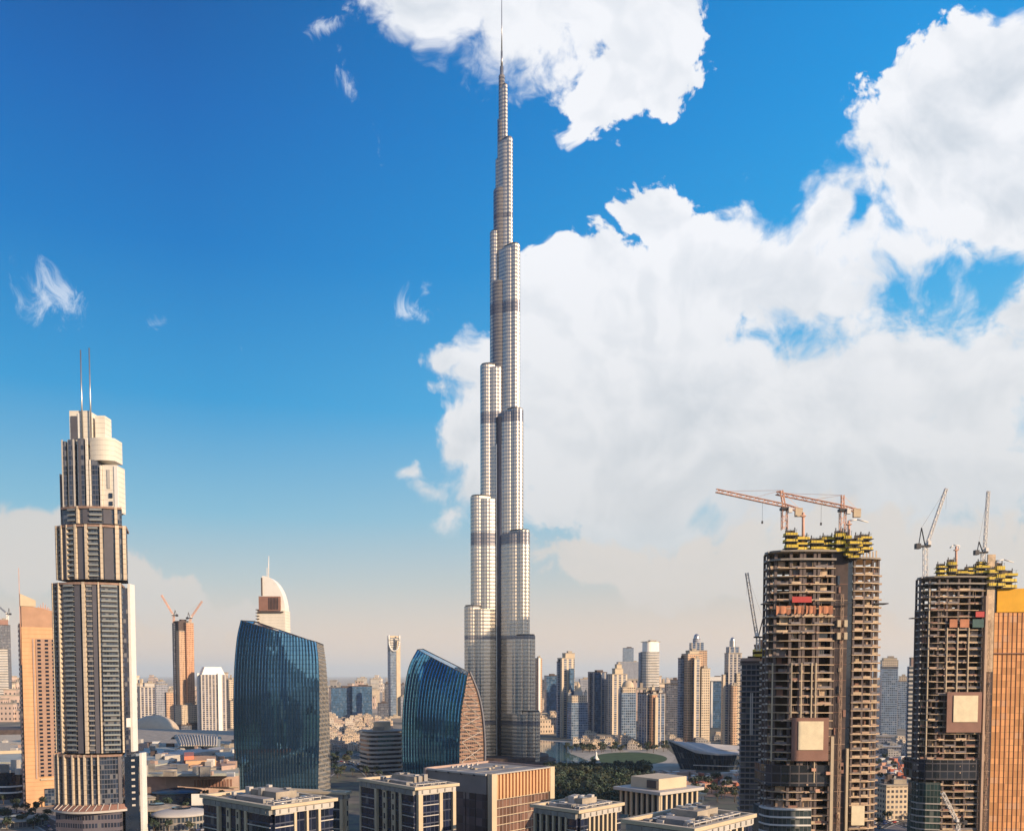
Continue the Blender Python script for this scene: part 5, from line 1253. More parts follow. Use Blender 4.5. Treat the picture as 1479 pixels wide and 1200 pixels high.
def cube():
    b = Block('louvred_cube_block', 'boxy tan block with vertical louvres over a gridded glass face, bottom centre', (707, 1118), (616, 1109), (795, 1107), 60)
    W, D = b.W, b.D; root = b.root; zr = 60
    gl = facade('cube_glass_sunlit', (0.07, 0.055, 0.06), (0.20, 0.115, 0.09), 3.5, 2.0, (0.05, 0.96), (0.04, 0.96), 0.10, 0.15, gvar=0.55)
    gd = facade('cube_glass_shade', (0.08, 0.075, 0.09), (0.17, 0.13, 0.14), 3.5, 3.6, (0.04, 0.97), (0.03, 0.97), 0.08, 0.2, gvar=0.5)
    q = MB(); q.prism([(0.8, 0.8), (W-0.2, 0.8), (W-0.2, D), (0.8, D)], 0, zr-0.6); q.build('body', M['dark_concrete'], root)
    b.add('R', 'glazed_wall', gl, W/2, 0, 0, W-3, 1.4, zr-10.5)
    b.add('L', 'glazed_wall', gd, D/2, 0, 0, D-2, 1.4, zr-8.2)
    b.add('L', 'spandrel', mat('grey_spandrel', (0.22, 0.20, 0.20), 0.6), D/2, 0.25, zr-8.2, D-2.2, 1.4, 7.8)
    # frames
    for u in (0.9, W-0.9): b.add('R', 'corner_frame', M['cream'], u, 0.7, 0, 3.0, 2.4, zr+0.3)
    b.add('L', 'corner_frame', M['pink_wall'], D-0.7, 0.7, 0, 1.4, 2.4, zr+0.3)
    b.add('L', 'top_rail', M['pale'], D/2, 0.85, zr-0.5, D-1.6, 1.4, 0.75)
    for k in range(4): b.add('L', 'cradle_bracket', M['dark_metal'], D*(0.2+0.2*k), 1.5, zr-0.9, 0.7, 0.5, 0.6)
    back = b.add('R', 'louvre_backing', M['tan'], W/2, 0.1, zr-10.5, W-3.6, 1.4, 10.0)
    n = 17
    for k in range(n):
        b.add('R', 'louvre', M['tan'], 2.8+(W-5.6)*k/(n-1), 1.05, zr-10.3, 0.62, 1.1, 10.0)
    b.add('R', 'top_rail', M['pale'], W/2, 1.0, zr-0.1, W-3.6, 1.6, 0.4)
    for k in range(14): b.add('R', 'transom', M['cream'], W/2, 0.78, zr-10.7-3.5*k, W-3.6, 0.22, 0.26)
    for k in range(16): b.add('R', 'mullion', M['pink_wall'], 2.6+(W-5.2)*k/15, 0.74, 0, 0.22, 0.16, zr-10.6)
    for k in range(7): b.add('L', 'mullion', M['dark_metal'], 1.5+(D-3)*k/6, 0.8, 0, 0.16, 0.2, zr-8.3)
    q = MB(); q.prism([(0.9, 0.9), (W-0.3, 0.9), (W-0.3, D-0.1), (0.9, D-0.1)], zr-0.59, zr-0.5); q.build('roof_deck', M['roof_grey'], root)
    q = MB(); q.prism([(0, D-0.1), (W, D-0.1), (W, D+0.6), (0, D+0.6)], 0, zr+0.4); q.prism([(W-0.2, 0.8), (W+0.4, 0.8), (W+0.4, D-0.1), (W-0.2, D-0.1)], 0, zr+0.3); q.build('rear_walls', M['pink_wall'], root)
    rnd = random.Random(4)
    for k in range(10):
        q = MB(); q.box(W*rnd.uniform(.3, .75), D*rnd.uniform(.35, .8), zr-0.5, rnd.uniform(.6, 1.6), rnd.uniform(.6, 1.6), rnd.uniform(.4, .9)); q.build('roof_unit', rnd.choice([M['pale'], M['roof_tan']]), root)
    for k in range(6):
        q = MB(); q.box(W*(0.3+0.08*k), D*0.9, zr-0.5, 0.9, 0.9, 0.8); q.build('roof_unit', M['pale'], root)
    for f in (0.33, 0.62):
        q = MB(); q.box(W/2, D*f, zr-0.5, W*0.9, 0.25, 0.12); q.build('roof_seam', M['roof_tan'], root)
cube()

# ------------------------------------------------------------------ ground surfaces
def ribbon(name, pts, w, z, m, kind='structure', marks=True):
    P_ = [G(*p) for p in pts]; sm = []
    n = len(P_)
    for i in range(n-1):
        p0, p1, p2, p3 = P_[max(i-1, 0)], P_[i], P_[i+1], P_[min(i+2, n-1)]
        for k in range(8):
            f = k/8; sm.append(0.5*((2*p1)+(-p0+p2)*f+(2*p0-5*p1+4*p2-p3)*f*f+(-p0+3*p1-3*p2+p3)*f**3))
    sm.append(P_[-1]); L = []; Rr = []
    def off(d, zz):
        out = []
        for i, p in enumerate(sm):
            t_ = (sm[min(i+1, len(sm)-1)]-sm[max(i-1, 0)]).normalized(); nn = Vector((-t_.y, t_.x, 0))
            q = p+nn*d; out.append((q.x, q.y, zz))
        return out
    def strip(a, b_, mb):
        for i in range(len(a)-1): mb.face([b_[i], b_[i+1], a[i+1], a[i]])
    q = MB(); strip(off(w/2, z), off(-w/2, z), q); o = q.build(name, m, None, kind=kind)
    if marks:
        q = MB()
        for d in (-w/2+0.6, w/2-0.6): strip(off(d+0.12, z+.012), off(d-0.12, z+.012), q)
        for d in [(-w/2+3.7*k) for k in range(1, int(w/3.7))]:
            a, b_ = off(d+0.1, z+.012), off(d-0.1, z+.012)
            for i in range(0, len(a)-1, 2): q.face([b_[i], b_[i+1], a[i+1], a[i]])
        q.build('road_markings', M['mark'], None, kind='structure')
        q = MB()
        for s_ in (-1, 1):
            a, b_ = off(s_*(w/2+0.6), z+0.13), off(s_*(w/2), z+0.13); c_ = off(s_*(w/2), z-0.02)
            strip(a, b_, q) if s_ > 0 else strip(b_, a, q)
            strip(b_, c_, q)
        q.build('kerb', M['pale'], None, kind='structure')
    return off(0, z)
def patch(name, pts, z, m, kind='structure', grow=0):
    q = MB(); q.face([(G(*p).x, G(*p).y, z) for p in pts]); return q.build(name, m, None, kind=kind)
paved = [patch('paved_ground', [(-60, 1215), (345, 1215), (345, 1150), (-60, 1150)], 0.05, M['paving']),
         patch('paved_ground', [(780, 1120), (930, 1112), (1075, 1118), (1080, 1150), (940, 1150), (790, 1165)], 0.05, mat('site_ground', (0.20, 0.14, 0.12), .95, var=.4, vs=.06)),
         patch('paved_ground', [(760, 1066), (960, 1078), (1000, 1112), (850, 1112), (770, 1100)], 0.06, mat('promenade', (0.36, 0.33, 0.28), .9, var=.25, vs=.06)),
         patch('paved_ground', [(1265, 1085), (1335, 1085), (1340, 1215), (1262, 1215)], 0.05, mat('works_ground', (0.17, 0.16, 0.17), .95, var=.45, vs=.08))]
roads = [ribbon('road', [(470, 1089), (510, 1091), (548, 1086), (600, 1080)], 30, 0.10, M['asphalt']),
         ribbon('road', [(468, 1101), (500, 1100), (530, 1112), (548, 1130)], 16, 0.13, M['asphalt']),
         ribbon('road', [(468, 1122), (490, 1108), (520, 1104), (560, 1118)], 12, 0.16, M['asphalt']),
         ribbon('road', [(190, 1188), (240, 1172), (290, 1170), (340, 1176)], 14, 0.11, M['asphalt']),
         ribbon('road', [(-30, 1178), (30, 1176), (70, 1190), (110, 1215)], 16, 0.11, M['asphalt']),
         ribbon('road', [(200, 1215), (245, 1192), (300, 1186), (345, 1198)], 10, 0.14, M['asphalt']),
         ribbon('road', [(935, 1122), (990, 1119), (1040, 1126), (1085, 1140)], 14, 0.11, M['asphalt']),
         ribbon('road', [(1262, 1150), (1290, 1142), (1320, 1128), (1340, 1112)], 16, 0.11, M['asphalt']),
         ribbon('road', [(1262, 1195), (1290, 1186), (1325, 1196)], 14, 0.13, M['asphalt']),
         ribbon('road', [(1268, 1092), (1300, 1090), (1335, 1094)], 16, 0.12, M['asphalt'])]
patch('lake', [(778, 1068), (812, 1072), (824, 1088), (850, 1098), (846, 1104), (800, 1106), (778, 1104)], 0.12, M['water'])
lawn_c = [(c[0], c[1]) for c in [(908+56*math.cos(t*math.pi/12), 1095.5+9.5*math.sin(t*math.pi/12)) for t in range(24)]]
patch('lawn', lawn_c, 0.16, M['grass'])
lawn2 = [(908+66*math.cos(t*math.pi/12), 1096+12.5*math.sin(t*math.pi/12)) for t in range(24)]
patch('garden_path', lawn2, 0.11, mat('path_pale', (0.42, 0.38, 0.32), .9))
# footbridge/terrace round the lake
def terrace():
    b0 = G(835, 1112); root = empty('lakeside_terrace', b0, 0, 'long low curved dark terrace in front of the pale lake', 'terrace')
    q = MB(); w = [G(x, y)-b0 for x, y in ((782, 1108), (800, 1110), (835, 1111), (868, 1108))]
    a = [(p.x, p.y) for p in w]; b_ = [(p.x, p.y+24) for p in reversed(w)]
    q.prism(a+b_, 0, 5); q.build('wall', M['dark_concrete'], root)
    q = MB(); q.prism([(x, y-1) for x, y in a]+[(x, y+1) for x, y in b_], 5, 5.6); q.build('deck', M['roof_tan'], root)
terrace()

q = MB(); q.face([(-900, -2500, .04), (700, -2500, .04), (500, 330, .04), (-400, 330, .04)]); q.build('added_dark_ground', M['grass'], None, kind='structure')  # unseen dark sheet added so the curved glass mirrors something dark
# ------------------------------------------------------------------ shopping mall and dome
def pxpoly(pts, z, o): return [((G(x, y, z)-o).x, (G(x, y, z)-o).y) for x, y in pts]
def mall():
    b0 = G(270, 1150); o = Vector((b0.x, b0.y, 0))
    root = empty('shopping_mall', o, 0, 'sprawling pinkish mall with pale layered roofs, behind the dome side of the twin-spired tower', 'shopping mall')
    zt = P(270, 1119, b0.y).z
    front = [(-70, 1150), (0, 1152), (60, 1152), (200, 1150), (240, 1151), (290, 1149), (345, 1146)]
    back = [(360, 1075), (200, 1070), (-90, 1072)]
    base = [((G(x, y)-o).x, (G(x, y)-o).y) for x, y in front+back]
    q = MB(); q.prism(base, 0, zt); q.build('wall', M['pink_wall'], root)
    q = MB(); q.prism([(x, y-1.2) for x, y in base[:7]]+base[7:], zt, zt+1.6); q.build('roof', M['roof_tan'], root)
    # niches
    for k in range(24):
        x = 226+k*4.7; y = 1150.2-(x-226)*0.02
        p = G(x, y)-o; q = MB(); q.box(p.x, p.y-0.6, zt*0.42, 1.5, 1.4, zt*0.34); q.build('niche', M['brown_panel'], root)
    p0, p1 = G(200, 1150)-o, G(345, 1147)-o
    q = MB(); q.tube((p0.x, p0.y-1, zt*0.36), (p1.x, p1.y-1, zt*0.36), 0.5, n=4); q.build('string_course', M['cream'], root)
    # pale roof sheets at several heights
    sheets = [([(200, 1080), (262, 1078), (250, 1100), (204, 1108)], 24, 'roof_green'), ([(226, 1086), (318, 1078), (322, 1082), (238, 1092)], 27, 'pale'),
              ([(205, 1102), (300, 1096), (340, 1099), (336, 1108), (210, 1112)], 23, 'roof_tan'), ([(206, 1111), (262, 1104), (345, 1108), (345, 1116), (210, 1117)], 21.6, 'roof_green'),
              ([(300, 1078), (345, 1074), (345, 1090), (318, 1094)], 25, 'roof_green'), ([(268, 1092), (312, 1090), (312, 1097), (268, 1099)], 28, 'tan'), ([(266, 1086), (280, 1085.5), (280, 1091), (266, 1092)], 31, 'crane_red'),
              ([(318, 1097), (340, 1096), (340, 1104), (320, 1106)], 25, 'pink_wall'), ([(-60, 1062), (40, 1060), (66, 1070), (60, 1082), (-60, 1086)], 26, 'cream'),
              ([(-60, 1084), (30, 1080), (70, 1092), (70, 1100), (-60, 1100)], 23, 'roof_green'), ([(-60, 1100), (40, 1102), (74, 1108), (74, 1114), (-60, 1112)], 21.5, 'roof_tan'),
              ([(-60, 1050), (60, 1048), (62, 1053), (-60, 1055)], 30, 'dark_concrete')]
    for pts, z, m_ in sheets:
        q = MB(); pl = pxpoly(list(reversed(pts)) if False else pts, z, o)
        area = sum(pl[i][0]*pl[(i+1) % len(pl)][1]-pl[(i+1) % len(pl)][0]*pl[i][1] for i in range(len(pl)))
        if area < 0: pl.reverse()
        q.prism(pl, zt+1.6, z); q.build('roof_section', M[m_], root)
    # ribbed barrel roof
    for k in range(15):
        a = G(262+k*3.6, 1076, 28)-o; b_ = G(250+k*4.6, 1066, 28)-o; q = MB(); n = 6
        for i in range(n):
            f0, f1 = i/n, (i+1)/n
            q.tube(a.lerp(b_, f0)+Vector((0, 0, 7*math.sin(f0*math.pi))), a.lerp(b_, f1)+Vector((0, 0, 7*math.sin(f1*math.pi))), 0.9, n=4)
        q.build('roof_rib', M['pale'], root)
    q = MB(); a0, a1, b0_, b1 = [G(*p, 28)-o for p in ((258, 1076), (318, 1076), (246, 1066), (320, 1066))]
    q.grid(lambda u, v: a0.lerp(a1, u).lerp(b0_.lerp(b1, u), v)+Vector((0, 0, 6*math.sin(v*math.pi)-1)), 10, 8); q.build('barrel_roof', M['roof_green'], root)
    rnd = random.Random(9)
    for k in range(99):
        x = rnd.choice([rnd.uniform(200, 342), rnd.uniform(200, 342), rnd.uniform(-10, 72)]); y = rnd.uniform(1068, 1116); p = G(x, y, 24)-o; q = MB(); q.box(p.x, p.y, 21, rnd.uniform(2, 9), rnd.uniform(2, 6), rnd.uniform(3, 8), rnd.uniform(-.3, .3)); q.build('roof_unit', M[rnd.choice(['pale', 'roof_tan', 'roof_grey', 'white', 'metal', 'dark_concrete', 'pink_wall'])], root)
    # dark curved glass entrance on the left
    p = G(12, 1153)-o; q = MB(); q.prism(circle(9, 20, p.x, p.y+3), 0, P(12, 1112, b0.y).z, top=circle(11, 20, p.x, p.y+3)); q.build('glass_entrance', M['glass_dark'], root)
    for k in range(2):
        q = MB(); q.prism(circle(10.4, 20, p.x+1, p.y+3), 5+5*k, 6.2+5*k); q.build('white_ring', M['white'], root)  # plain white rings round the glass drum
mall()
def dome():
    b0 = G(216, 1068); s = FX/b0.y
    root = empty('domed_hall', (b0.x, b0.y+20, 0), 0, 'smooth sand-coloured dome just right of the twin-spired tower', 'dome')
    r = 38.0; n = 8; h = P(216, 1034, b0.y).z-6
    q = MB(); q.prism(circle(r+1, 32), 0, 7); q.build('drum', M['pink_wall'], root)
    q = MB()
    q.grid(lambda u, v: (r*math.cos(v*math.pi/2)*math.cos(u*2*math.pi), r*math.cos(v*math.pi/2)*math.sin(u*2*math.pi), 7+h*math.sin(v*math.pi/2)), 32, n); q.build('shell', mat('dome_shell', (0.55, 0.44, 0.32), 0.5, var=.06), root)
    q = MB(); q.prism(circle(3, 12), 7+h, 8.5+h); q.build('cap', M['cream'], root)
dome()
def pavilion(name, label, px, py, r, h, m_roof, m_wall, dome_h=3.0, cat='pavilion', ry=None):
    b0 = G(px, py); root = empty(name, b0, R(20), label, cat); ry = ry or r*0.8
    q = MB(); q.prism(circle(r, 28, 0, ry, ry), 0, h); q.build('wall', m_wall if not isinstance(m_wall, str) else M[m_wall], root)
    q = MB(); n = 5
    for k in range(n):
        f0, f1 = k/n, (k+1)/n; c0, c1 = 1.12*math.cos(f0*1.4), 1.12*math.cos(f1*1.4)
        q.prism(circle(r*c0, 28, 0, ry, ry*c0), h+dome_h*math.sin(f0*1.4), h+dome_h*math.sin(f1*1.4), top=circle(r*c1, 28, 0, ry, ry*c1), caps=(k == 0, k == n-1), smooth=True)
    q.build('roof', M[m_roof], root)
    q = MB(); q.prism(circle(r*0.35, 16, 0, ry, ry*.35), h+dome_h*.9, h+dome_h*1.25); q.build('skylight', M['glass_dark'], root)
pg = F('pavilion_glass', (0.30, 0.28, 0.26), (0.04, 0.06, 0.09), 5, 2.4, (.1, .8), (.1, .9))
pavilion('round_roofed_pavilion', 'round pale-roofed pavilion on the plaza, beside the foot of the twin-spired tower', 226, 1188, 15, 8, 'roof_tan', pg)
pavilion('round_roofed_pavilion', 'larger oval-roofed pavilion with a row of dark openings, in front of the mall plaza', 262, 1200, 17, 9, 'pale', pg, 4)
pavilion('round_roofed_pavilion', 'small disc-roofed kiosk at the top of the plaza below the mall wall', 216, 1163, 9, 6, 'roof_grey', pg, 2)
pavilion('glass_drum_pavilion', 'dark blue oval glass pavilion against the mall wall, left of the billboard', 256, 1163, 17, 9, 'blue_metal', M['glass_dark'], 2.5)
pavilion('round_roofed_pavilion', 'low curved pale roof at the bottom left beside the road', 20, 1196, 18, 4, 'roof_tan', pg, 2)
def billboard():
    b0 = G(293, 1169); root = empty('billboard', b0, R(8), 'white billboard with a dark abstract shape, left of the cream-rimmed office block', 'billboard')
    q = MB(); q.box(0, 0, 3.5, 16, 0.7, 8.6); bd = q.build('board', M['white'], root)
    for x in (-6, 6): q = MB(); q.box(x, 0.2, 0, 0.6, 0.5, 3.5); q.build('post', M['dark_metal'], root)
    q = MB(); pts = [(0, 4), (3.6, 4), (3.2, 6), (4.4, 8), (3.8, 10.8), (1.5, 11.4), (0.4, 9), (1.2, 7)]
    q.face([(x, -0.36, z) for x, z in pts]); q.build('printed_shape', M['dark_concrete'], bd)
billboard()

# ------------------------------------------------------------------ ship-shaped glass hall
def opera():
    b0 = G(1030, 1113); root = empty('ship_shaped_hall', b0, 0, 'dark glass ship-hull-shaped hall with a pale oval roof, left of the unfinished towers', 'concert hall')
    Y = b0.y; X = lambda px: P(px, HY, Y).x-b0.x; Z = lambda py: P(1030, py, Y).z
    def lens(x0, x1, d, k=16, yo=0.0):
        pts = []
        for i in range(k+1):
            f = i/k; w = math.sin(math.pi*min(f*1.0, 1))**0.75*(0.55+0.45*f) if 0 < f < 1 else 0.0
            pts.append((x0+(x1-x0)*f, yo-w*d))
        up = []
        for i in range(k-1, 0, -1):
            f = i/k; w = math.sin(math.pi*f)**0.75; up.append((x0+(x1-x0)*f, yo+w*d))
        return pts+up
    lo = lens(X(990), X(1104), 18, yo=20); hi = lens(X(972), X(1120), 27, yo=20)
    zt = Z(1082)
    zs = [zt-6*math.sin(math.pi*max(0, min(1, (x-X(972))/(X(1120)-X(972)))))+8*max(0, 1-(x-X(972))/(X(1010)-X(972))) for x, y in hi]
    q = MB(); q.prism(lo, 0, zs, top=hi, smooth=False); q.build('hull_glazing', F('hull_glass', (0.05, 0.07, 0.10), (0.02, 0.035, 0.06), 6, 2.2, (.04, .98), (.06, .95)), root)
    zs2 = [z+1.8 for z in zs]; hi2 = inset(hi, -1.5)
    q = MB(); q.prism(hi2, zs, zs2); q.build('roof_rim', M['pale'], root)
    for k, (ins, zz, m_) in enumerate(((9, 2.8, 'roof_tan'), (17, 4.2, 'roof_grey'), (21, 5.2, 'cream'))):
        e = [(x, 20+(y-20)*(1-ins/30)) for x, y in hi]; cx = X(1045); e = [(cx+(x-cx)*(1-ins/60), y) for x, y in e]
        q = MB(); q.prism(e, zt-7, zt-4+zz); q.build('roof_deck', M[m_], root)
    for k in range(18):
        i = k % len(lo)
        q = MB(); a, b_ = lo[min(i, 16)], hi[min(i, 16)]
        q.tube((a[0], a[1]-.3, 0), (b_[0], b_[1]-.3, zs[min(i, 16)]), 0.35, n=4)
        if k < 17: q.build('mullion', M['blue_metal'], root)
    q = MB(); q.tube((X(1003), 2, 6), (X(1068), -6, 5), 0.5, n=4); q.build('entrance_canopy', M['pale'], root)
opera()
def sculpture():
    b0 = G(861, 1097); root = empty('white_monument', b0, 0, 'small white flared monument standing on the lawn edge by the lake', 'monument')
    prof = [(2.6, 0), (2.4, 0.8), (1.5, 2.2), (1.0, 4.5), (0.8, 6.0), (1.1, 6.8), (0.6, 8.2), (0.15, 9.5)]
    q = MB(); q.prism(circle(4, 16), 0, 0.8); q.build('plinth', M['pale'], root)
    q = MB()
    for (r0, z0), (r1, z1) in zip(prof, prof[1:]): q.prism(circle(r0*1.3, 14), z0+.8, z1+.8, top=circle(r1*1.3, 14), caps=(z0 == 0, z1 == 9.5), smooth=True)
    q.build('figure', M['white'], root)
sculpture()

# ------------------------------------------------------------------ low buildings
hm = [F('house_sand', (0.60, 0.48, 0.37), (0.05, 0.05, 0.06), 3.4, 3.2, (.35, .75), (.3, .7)), F('house_pale', (0.62, 0.55, 0.48), (0.05, 0.05, 0.07), 3.4, 3.4, (.35, .75), (.28, .7)),
      F('house_pink', (0.52, 0.40, 0.34), (0.05, 0.05, 0.06), 3.4, 3.0, (.35, .75), (.3, .7)), F('house_grey', (0.30, 0.29, 0.29), (0.05, 0.06, 0.08), 3.4, 3.4, (.3, .8), (.2, .8))]
def house_src(k, w, d, h, rnd):
    q = MB(); q.prism(rect(w, d), 0, h); q.prism(rect(w*.45, d*.6, -w*.2, d*.05), h, h+3); q.prism(rect(w*.35, d*.5, w*.62, -d*.1), 0, h*.6)
    wall = q.mesh('wall', hm[k % 4]); q = MB()
    q.prism(rect(w*1.02, d*1.02), h+.01, h+.7); q.prism(rect(w*.5, d*.65, -w*.2, d*.05), h+3, h+3.6); q.prism(rect(w*.37, d*.52, w*.62, -d*.1), h*.6, h*.6+.5)
    q.box(w*.25, d*.2, h+.7, 2, 2, 1.6)
    return wall, q.mesh('roof', M[['roof_tan', 'cream', 'roof_tan', 'roof_grey'][k % 4]])
rnd = random.Random(21)
src = [house_src(k, rnd.uniform(12, 19), rnd.uniform(10, 15), rnd.uniform(6, 12), rnd) for k in range(8)]
def house(kind, label, cat, group, p, rz, k, sc=1.0, hz=1.0):
    r_ = empty(kind, p, rz, label, cat, group); r_.scale = (sc, sc, sc*hz)
    for nm, me in zip(('wall', 'roof'), src[k]):
        o = bpy.data.objects.new(nm, me); COL.objects.link(o); o.parent = r_
def scatter(n, x0, x1, y0, y1, fn, mind, taken, rnd):
    c = 0; t_ = 0
    while c < n and t_ < n*40:
        t_ += 1; x = rnd.uniform(x0, x1); y = rnd.uniform(y0, y1); p = G(x, y)
        if any((p.x-q[0])**2+(p.y-q[1])**2 < (mind+q[2])**2 for q in taken): continue
        taken.append((p.x, p.y, mind)); fn(p, x, y); c += 1
taken = []
scatter(62, 474, 562, 1037, 1076, lambda p, x, y: house('townhouse', 'small flat-roofed sandy townhouse in the sunlit cluster between the curved glass towers', 'house', 'townhouses between the glass towers', p, rnd.choice([0.2, 0.25, 1.8]), rnd.randrange(0, 3), rnd.uniform(.9, 1.25)), 9, taken, rnd)
scatter(24, 474, 550, 1078, 1084, lambda p, x, y: house('low_building', 'low grey-brown building beside the highway between the curved glass towers', 'building', 'low buildings by the highway', p, rnd.choice([0.1, 1.6]), rnd.randrange(0, 8), rnd.uniform(.9, 1.2), .7), 9, taken, rnd)
scatter(16, 816, 930, 1070, 1083, lambda p, x, y: house('lakeside_house', 'sandy arcaded low house along the lake and lawn, below the towers', 'house', 'low houses along the lake', p, rnd.choice([0.1, 1.5, -.3]), rnd.choice([0, 1, 4, 5]), rnd.uniform(.8, 1.1), 1.1), 8, taken, rnd)
scatter(8, 776, 804, 1036, 1060, lambda p, x, y: house('hotel_wing', 'sandy stepped low hotel wing at the right foot of the supertall tower', 'building', 'hotel wings by the supertall', p, 0.2, rnd.choice([0, 2]), 1.5, 1.6), 12, taken, rnd)
scatter(14, 925, 1070, 1064, 1076, lambda p, x, y: house('low_building', 'low building among trees at the foot of the sandstone towers', 'building', 'low buildings below the sandstone towers', p, rnd.choice([0.1, 1.5]), rnd.randrange(0, 8), rnd.uniform(.8, 1.2), .8), 9, taken, rnd)
scatter(18, 1268, 1334, 1068, 1092, lambda p, x, y: house('low_building', 'low grey building in the gap between the two unfinished towers', 'building', 'low buildings in the gap between unfinished towers', p, rnd.choice([0.1, 1.5]), rnd.choice([3, 7, 1]), rnd.uniform(.9, 1.4), .8), 9, taken, rnd)
far = [0]
def far_b(p, x, y):
    house('distant_block', 'tiny hazy low block on the far plain near the horizon', 'building', 'far low blocks near the horizon', p, rnd.uniform(-.3, .3), rnd.randrange(0, 8), rnd.uniform(1.6, 3.2), rnd.uniform(.6, 2.6))
ft = []
scatter(60, 196, 345, 992, 1045, far_b, 20, ft, rnd); scatter(30, 474, 585, 985, 1030, far_b, 20, ft, rnd); scatter(95, 775, 1075, 988, 1050, far_b, 20, ft, rnd)
scatter(22, 1268, 1335, 992, 1050, far_b, 20, ft, rnd); scatter(14, 2, 30, 1000, 1045, far_b, 20, ft, rnd)
# row of long low sheds and the tan-faced block in the gap on the right
def shed(label, x0, x1, yb, yt, m_, rm):
    tower('long_low_hall', label, yb, 4, [('hall', x0, x1, yt, m_, dict(q=.5, roof=False)), ('roof', x0-.5, x1+.5, yt-1.5, rm, dict(yb=yt, q=.52, roof=False))], cat='hall')
shed('long pale hall behind the gap between the two unfinished towers', 1266, 1332, 1074, 1064, 'grey_grid', 'roof_tan')
shed('long white-edged hall in the gap between the unfinished towers, nearer one', 1262, 1336, 1086, 1078, 'grey_grid', 'pale')
tower('tan_faced_block', 'grid-windowed block with a sunlit tan side and orange roof edge, between the unfinished towers', 1182, 33, [('main_block', 1268, 1325, 1134, 'cream_grid', dict(q=.6)), ('roof_edge', 1268, 1325, 1132, 'tan', dict(yb=1135, q=.6, roof=False)), ('upper_deck', 1276, 1296, 1128, 'dark_frame', dict(yb=1134, q=.5))], cat='office block')
luffing_crane('red luffing crane standing in the gap between the two unfinished towers', 1306, 1160, 1118, (1334, 1078), (1297, 1100), 640, 'crane_red', 1.8, 0.2, cw='crane_red')
luffing_crane('white crane boom folded down in front of the narrower unfinished tower', 1384, 1200, 1188, (1361, 1144), (1390, 1178), Y2-14, 'crane_white', 1.6, 0.25, jw=1.5)
# site cabins and containers
cont = []
for k, (mn, sx) in enumerate((('crane_red', 6), ('pale', 6), ('pink_wall', 9), ('crane_tan', 6), ('white', 5))):
    q = MB(); q.box(0, 0, 0.25, sx, 2.6, 2.7); q.box(0, 0, 2.95, sx+.15, 2.75, .15)
    for i in range(int(sx/0.6)): q.box(-sx/2+.3+i*.6, -1.34, .4, .12, .1, 2.4); 
    for x in (-sx/2+.3, sx/2-.3):
        for y in (-1.1, 1.1): q.box(x, y, 0, .3, .3, .25)
    cont.append(q.mesh('site_cabin', M[mn]))
ct = []
def cabin(lab, gr):
    def f(p, x, y):
        o = bpy.data.objects.new('site_cabin', rnd.choice(cont)); COL.objects.link(o); o.location = p+Vector((0, 0, .06)); o.rotation_euler = (0, 0, rnd.choice([.3, 1.8, .1])); s_ = rnd.uniform(1.0, 1.9); o.scale = (s_, s_, s_)
        put(o, lab, 'site cabin', gr)
    return f
scatter(70, 928, 1076, 1120, 1146, cabin('small site cabin on the reddish building site before the ship-shaped hall', 'cabins on the reddish site'), 4, ct, rnd)
scatter(40, 1266, 1332, 1096, 1130, cabin('small cabin on the works yard in the gap between unfinished towers', 'cabins on the works yard'), 4, ct, rnd)

# ------------------------------------------------------------------ trees
def leaf_mat(name, c):
    m = bpy.data.materials.new(name); m.use_nodes = True; t = NT(m.node_tree); t.n.clear()
    out = t.new('ShaderNodeOutputMaterial'); b = t.new('ShaderNodeBsdfPrincipled'); t.l.new(b.outputs[0], out.inputs[0])
    geo = t.new('ShaderNodeNewGeometry'); k = t.mr(geo.outputs['Random Per Island'], 0, 1, .55, 1.5)
    cl = t.mr(t.noise(t.new('ShaderNodeTexCoord').outputs['Object'], 0.11, 2, .5), .35, .65, .45, 1.6)
    t.l.new(t.vm('MULTIPLY', t.vm('MULTIPLY', c, t.xyz(k, k, k)), t.xyz(cl, cl, cl)), b.inputs['Base Color']); b.inputs['Roughness'].default_value = .7
    return m
leaves = [leaf_mat('leaves_dark', (.030, .050, .034)), leaf_mat('leaves_olive', (.056, .066, .038)), leaf_mat('leaves_green', (.038, .066, .040))]
def crown_into(q, cx, cy, cz, r, rnd, n=150, leaf=0.75, mi=0):
    clumps = []
    for k in range(7):
        a = rnd.uniform(0, 6.28); e = rnd.uniform(-.3, 1); rr = r*rnd.uniform(.35, .75)
        clumps.append((cx+rr*math.cos(a)*math.cos(e), cy+rr*math.sin(a)*math.cos(e), cz+rr*.8*math.sin(e), r*rnd.uniform(.32, .5)))
    for k in range(n):
        c = rnd.choice(clumps); d = Vector((rnd.gauss(0, 1), rnd.gauss(0, 1), rnd.gauss(0, .8))).normalized()*c[3]*rnd.uniform(.6, 1.05)
        p = Vector(c[:3])+d; u = Vector((rnd.gauss(0, 1), rnd.gauss(0, 1), rnd.gauss(0, 1))).normalized(); w = u.cross(d.normalized()+Vector((.01, 0, .02))).normalized(); u = w.cross(d).normalized()
        s_ = leaf*rnd.uniform(.6, 1.3)
        q.face([p-u*s_, p-w*s_*.7, p+u*s_, p+w*s_*.7], None, mi)
trsrc = []
for k in range(5):
    rr = random.Random(50+k); r = rr.uniform(3.2, 4.4); h = rr.uniform(4.2, 5.6)
    q = MB(); q.tube((0, 0, 0), (.1, .1, h*.6), .35, .22, 6)
    for a in range(4): q.tube((.1, .1, h*.55), (r*.5*math.cos(a*1.6+k), r*.5*math.sin(a*1.6+k), h+.6), .16, .06, 4)
    tr = q.mesh('trunk', M['bark'])
    q = MB(); crown_into(q, 0, 0, h+.8, r, rr, 230, .62); trsrc.append((tr, q.mesh('crown', leaves[k % 3])))
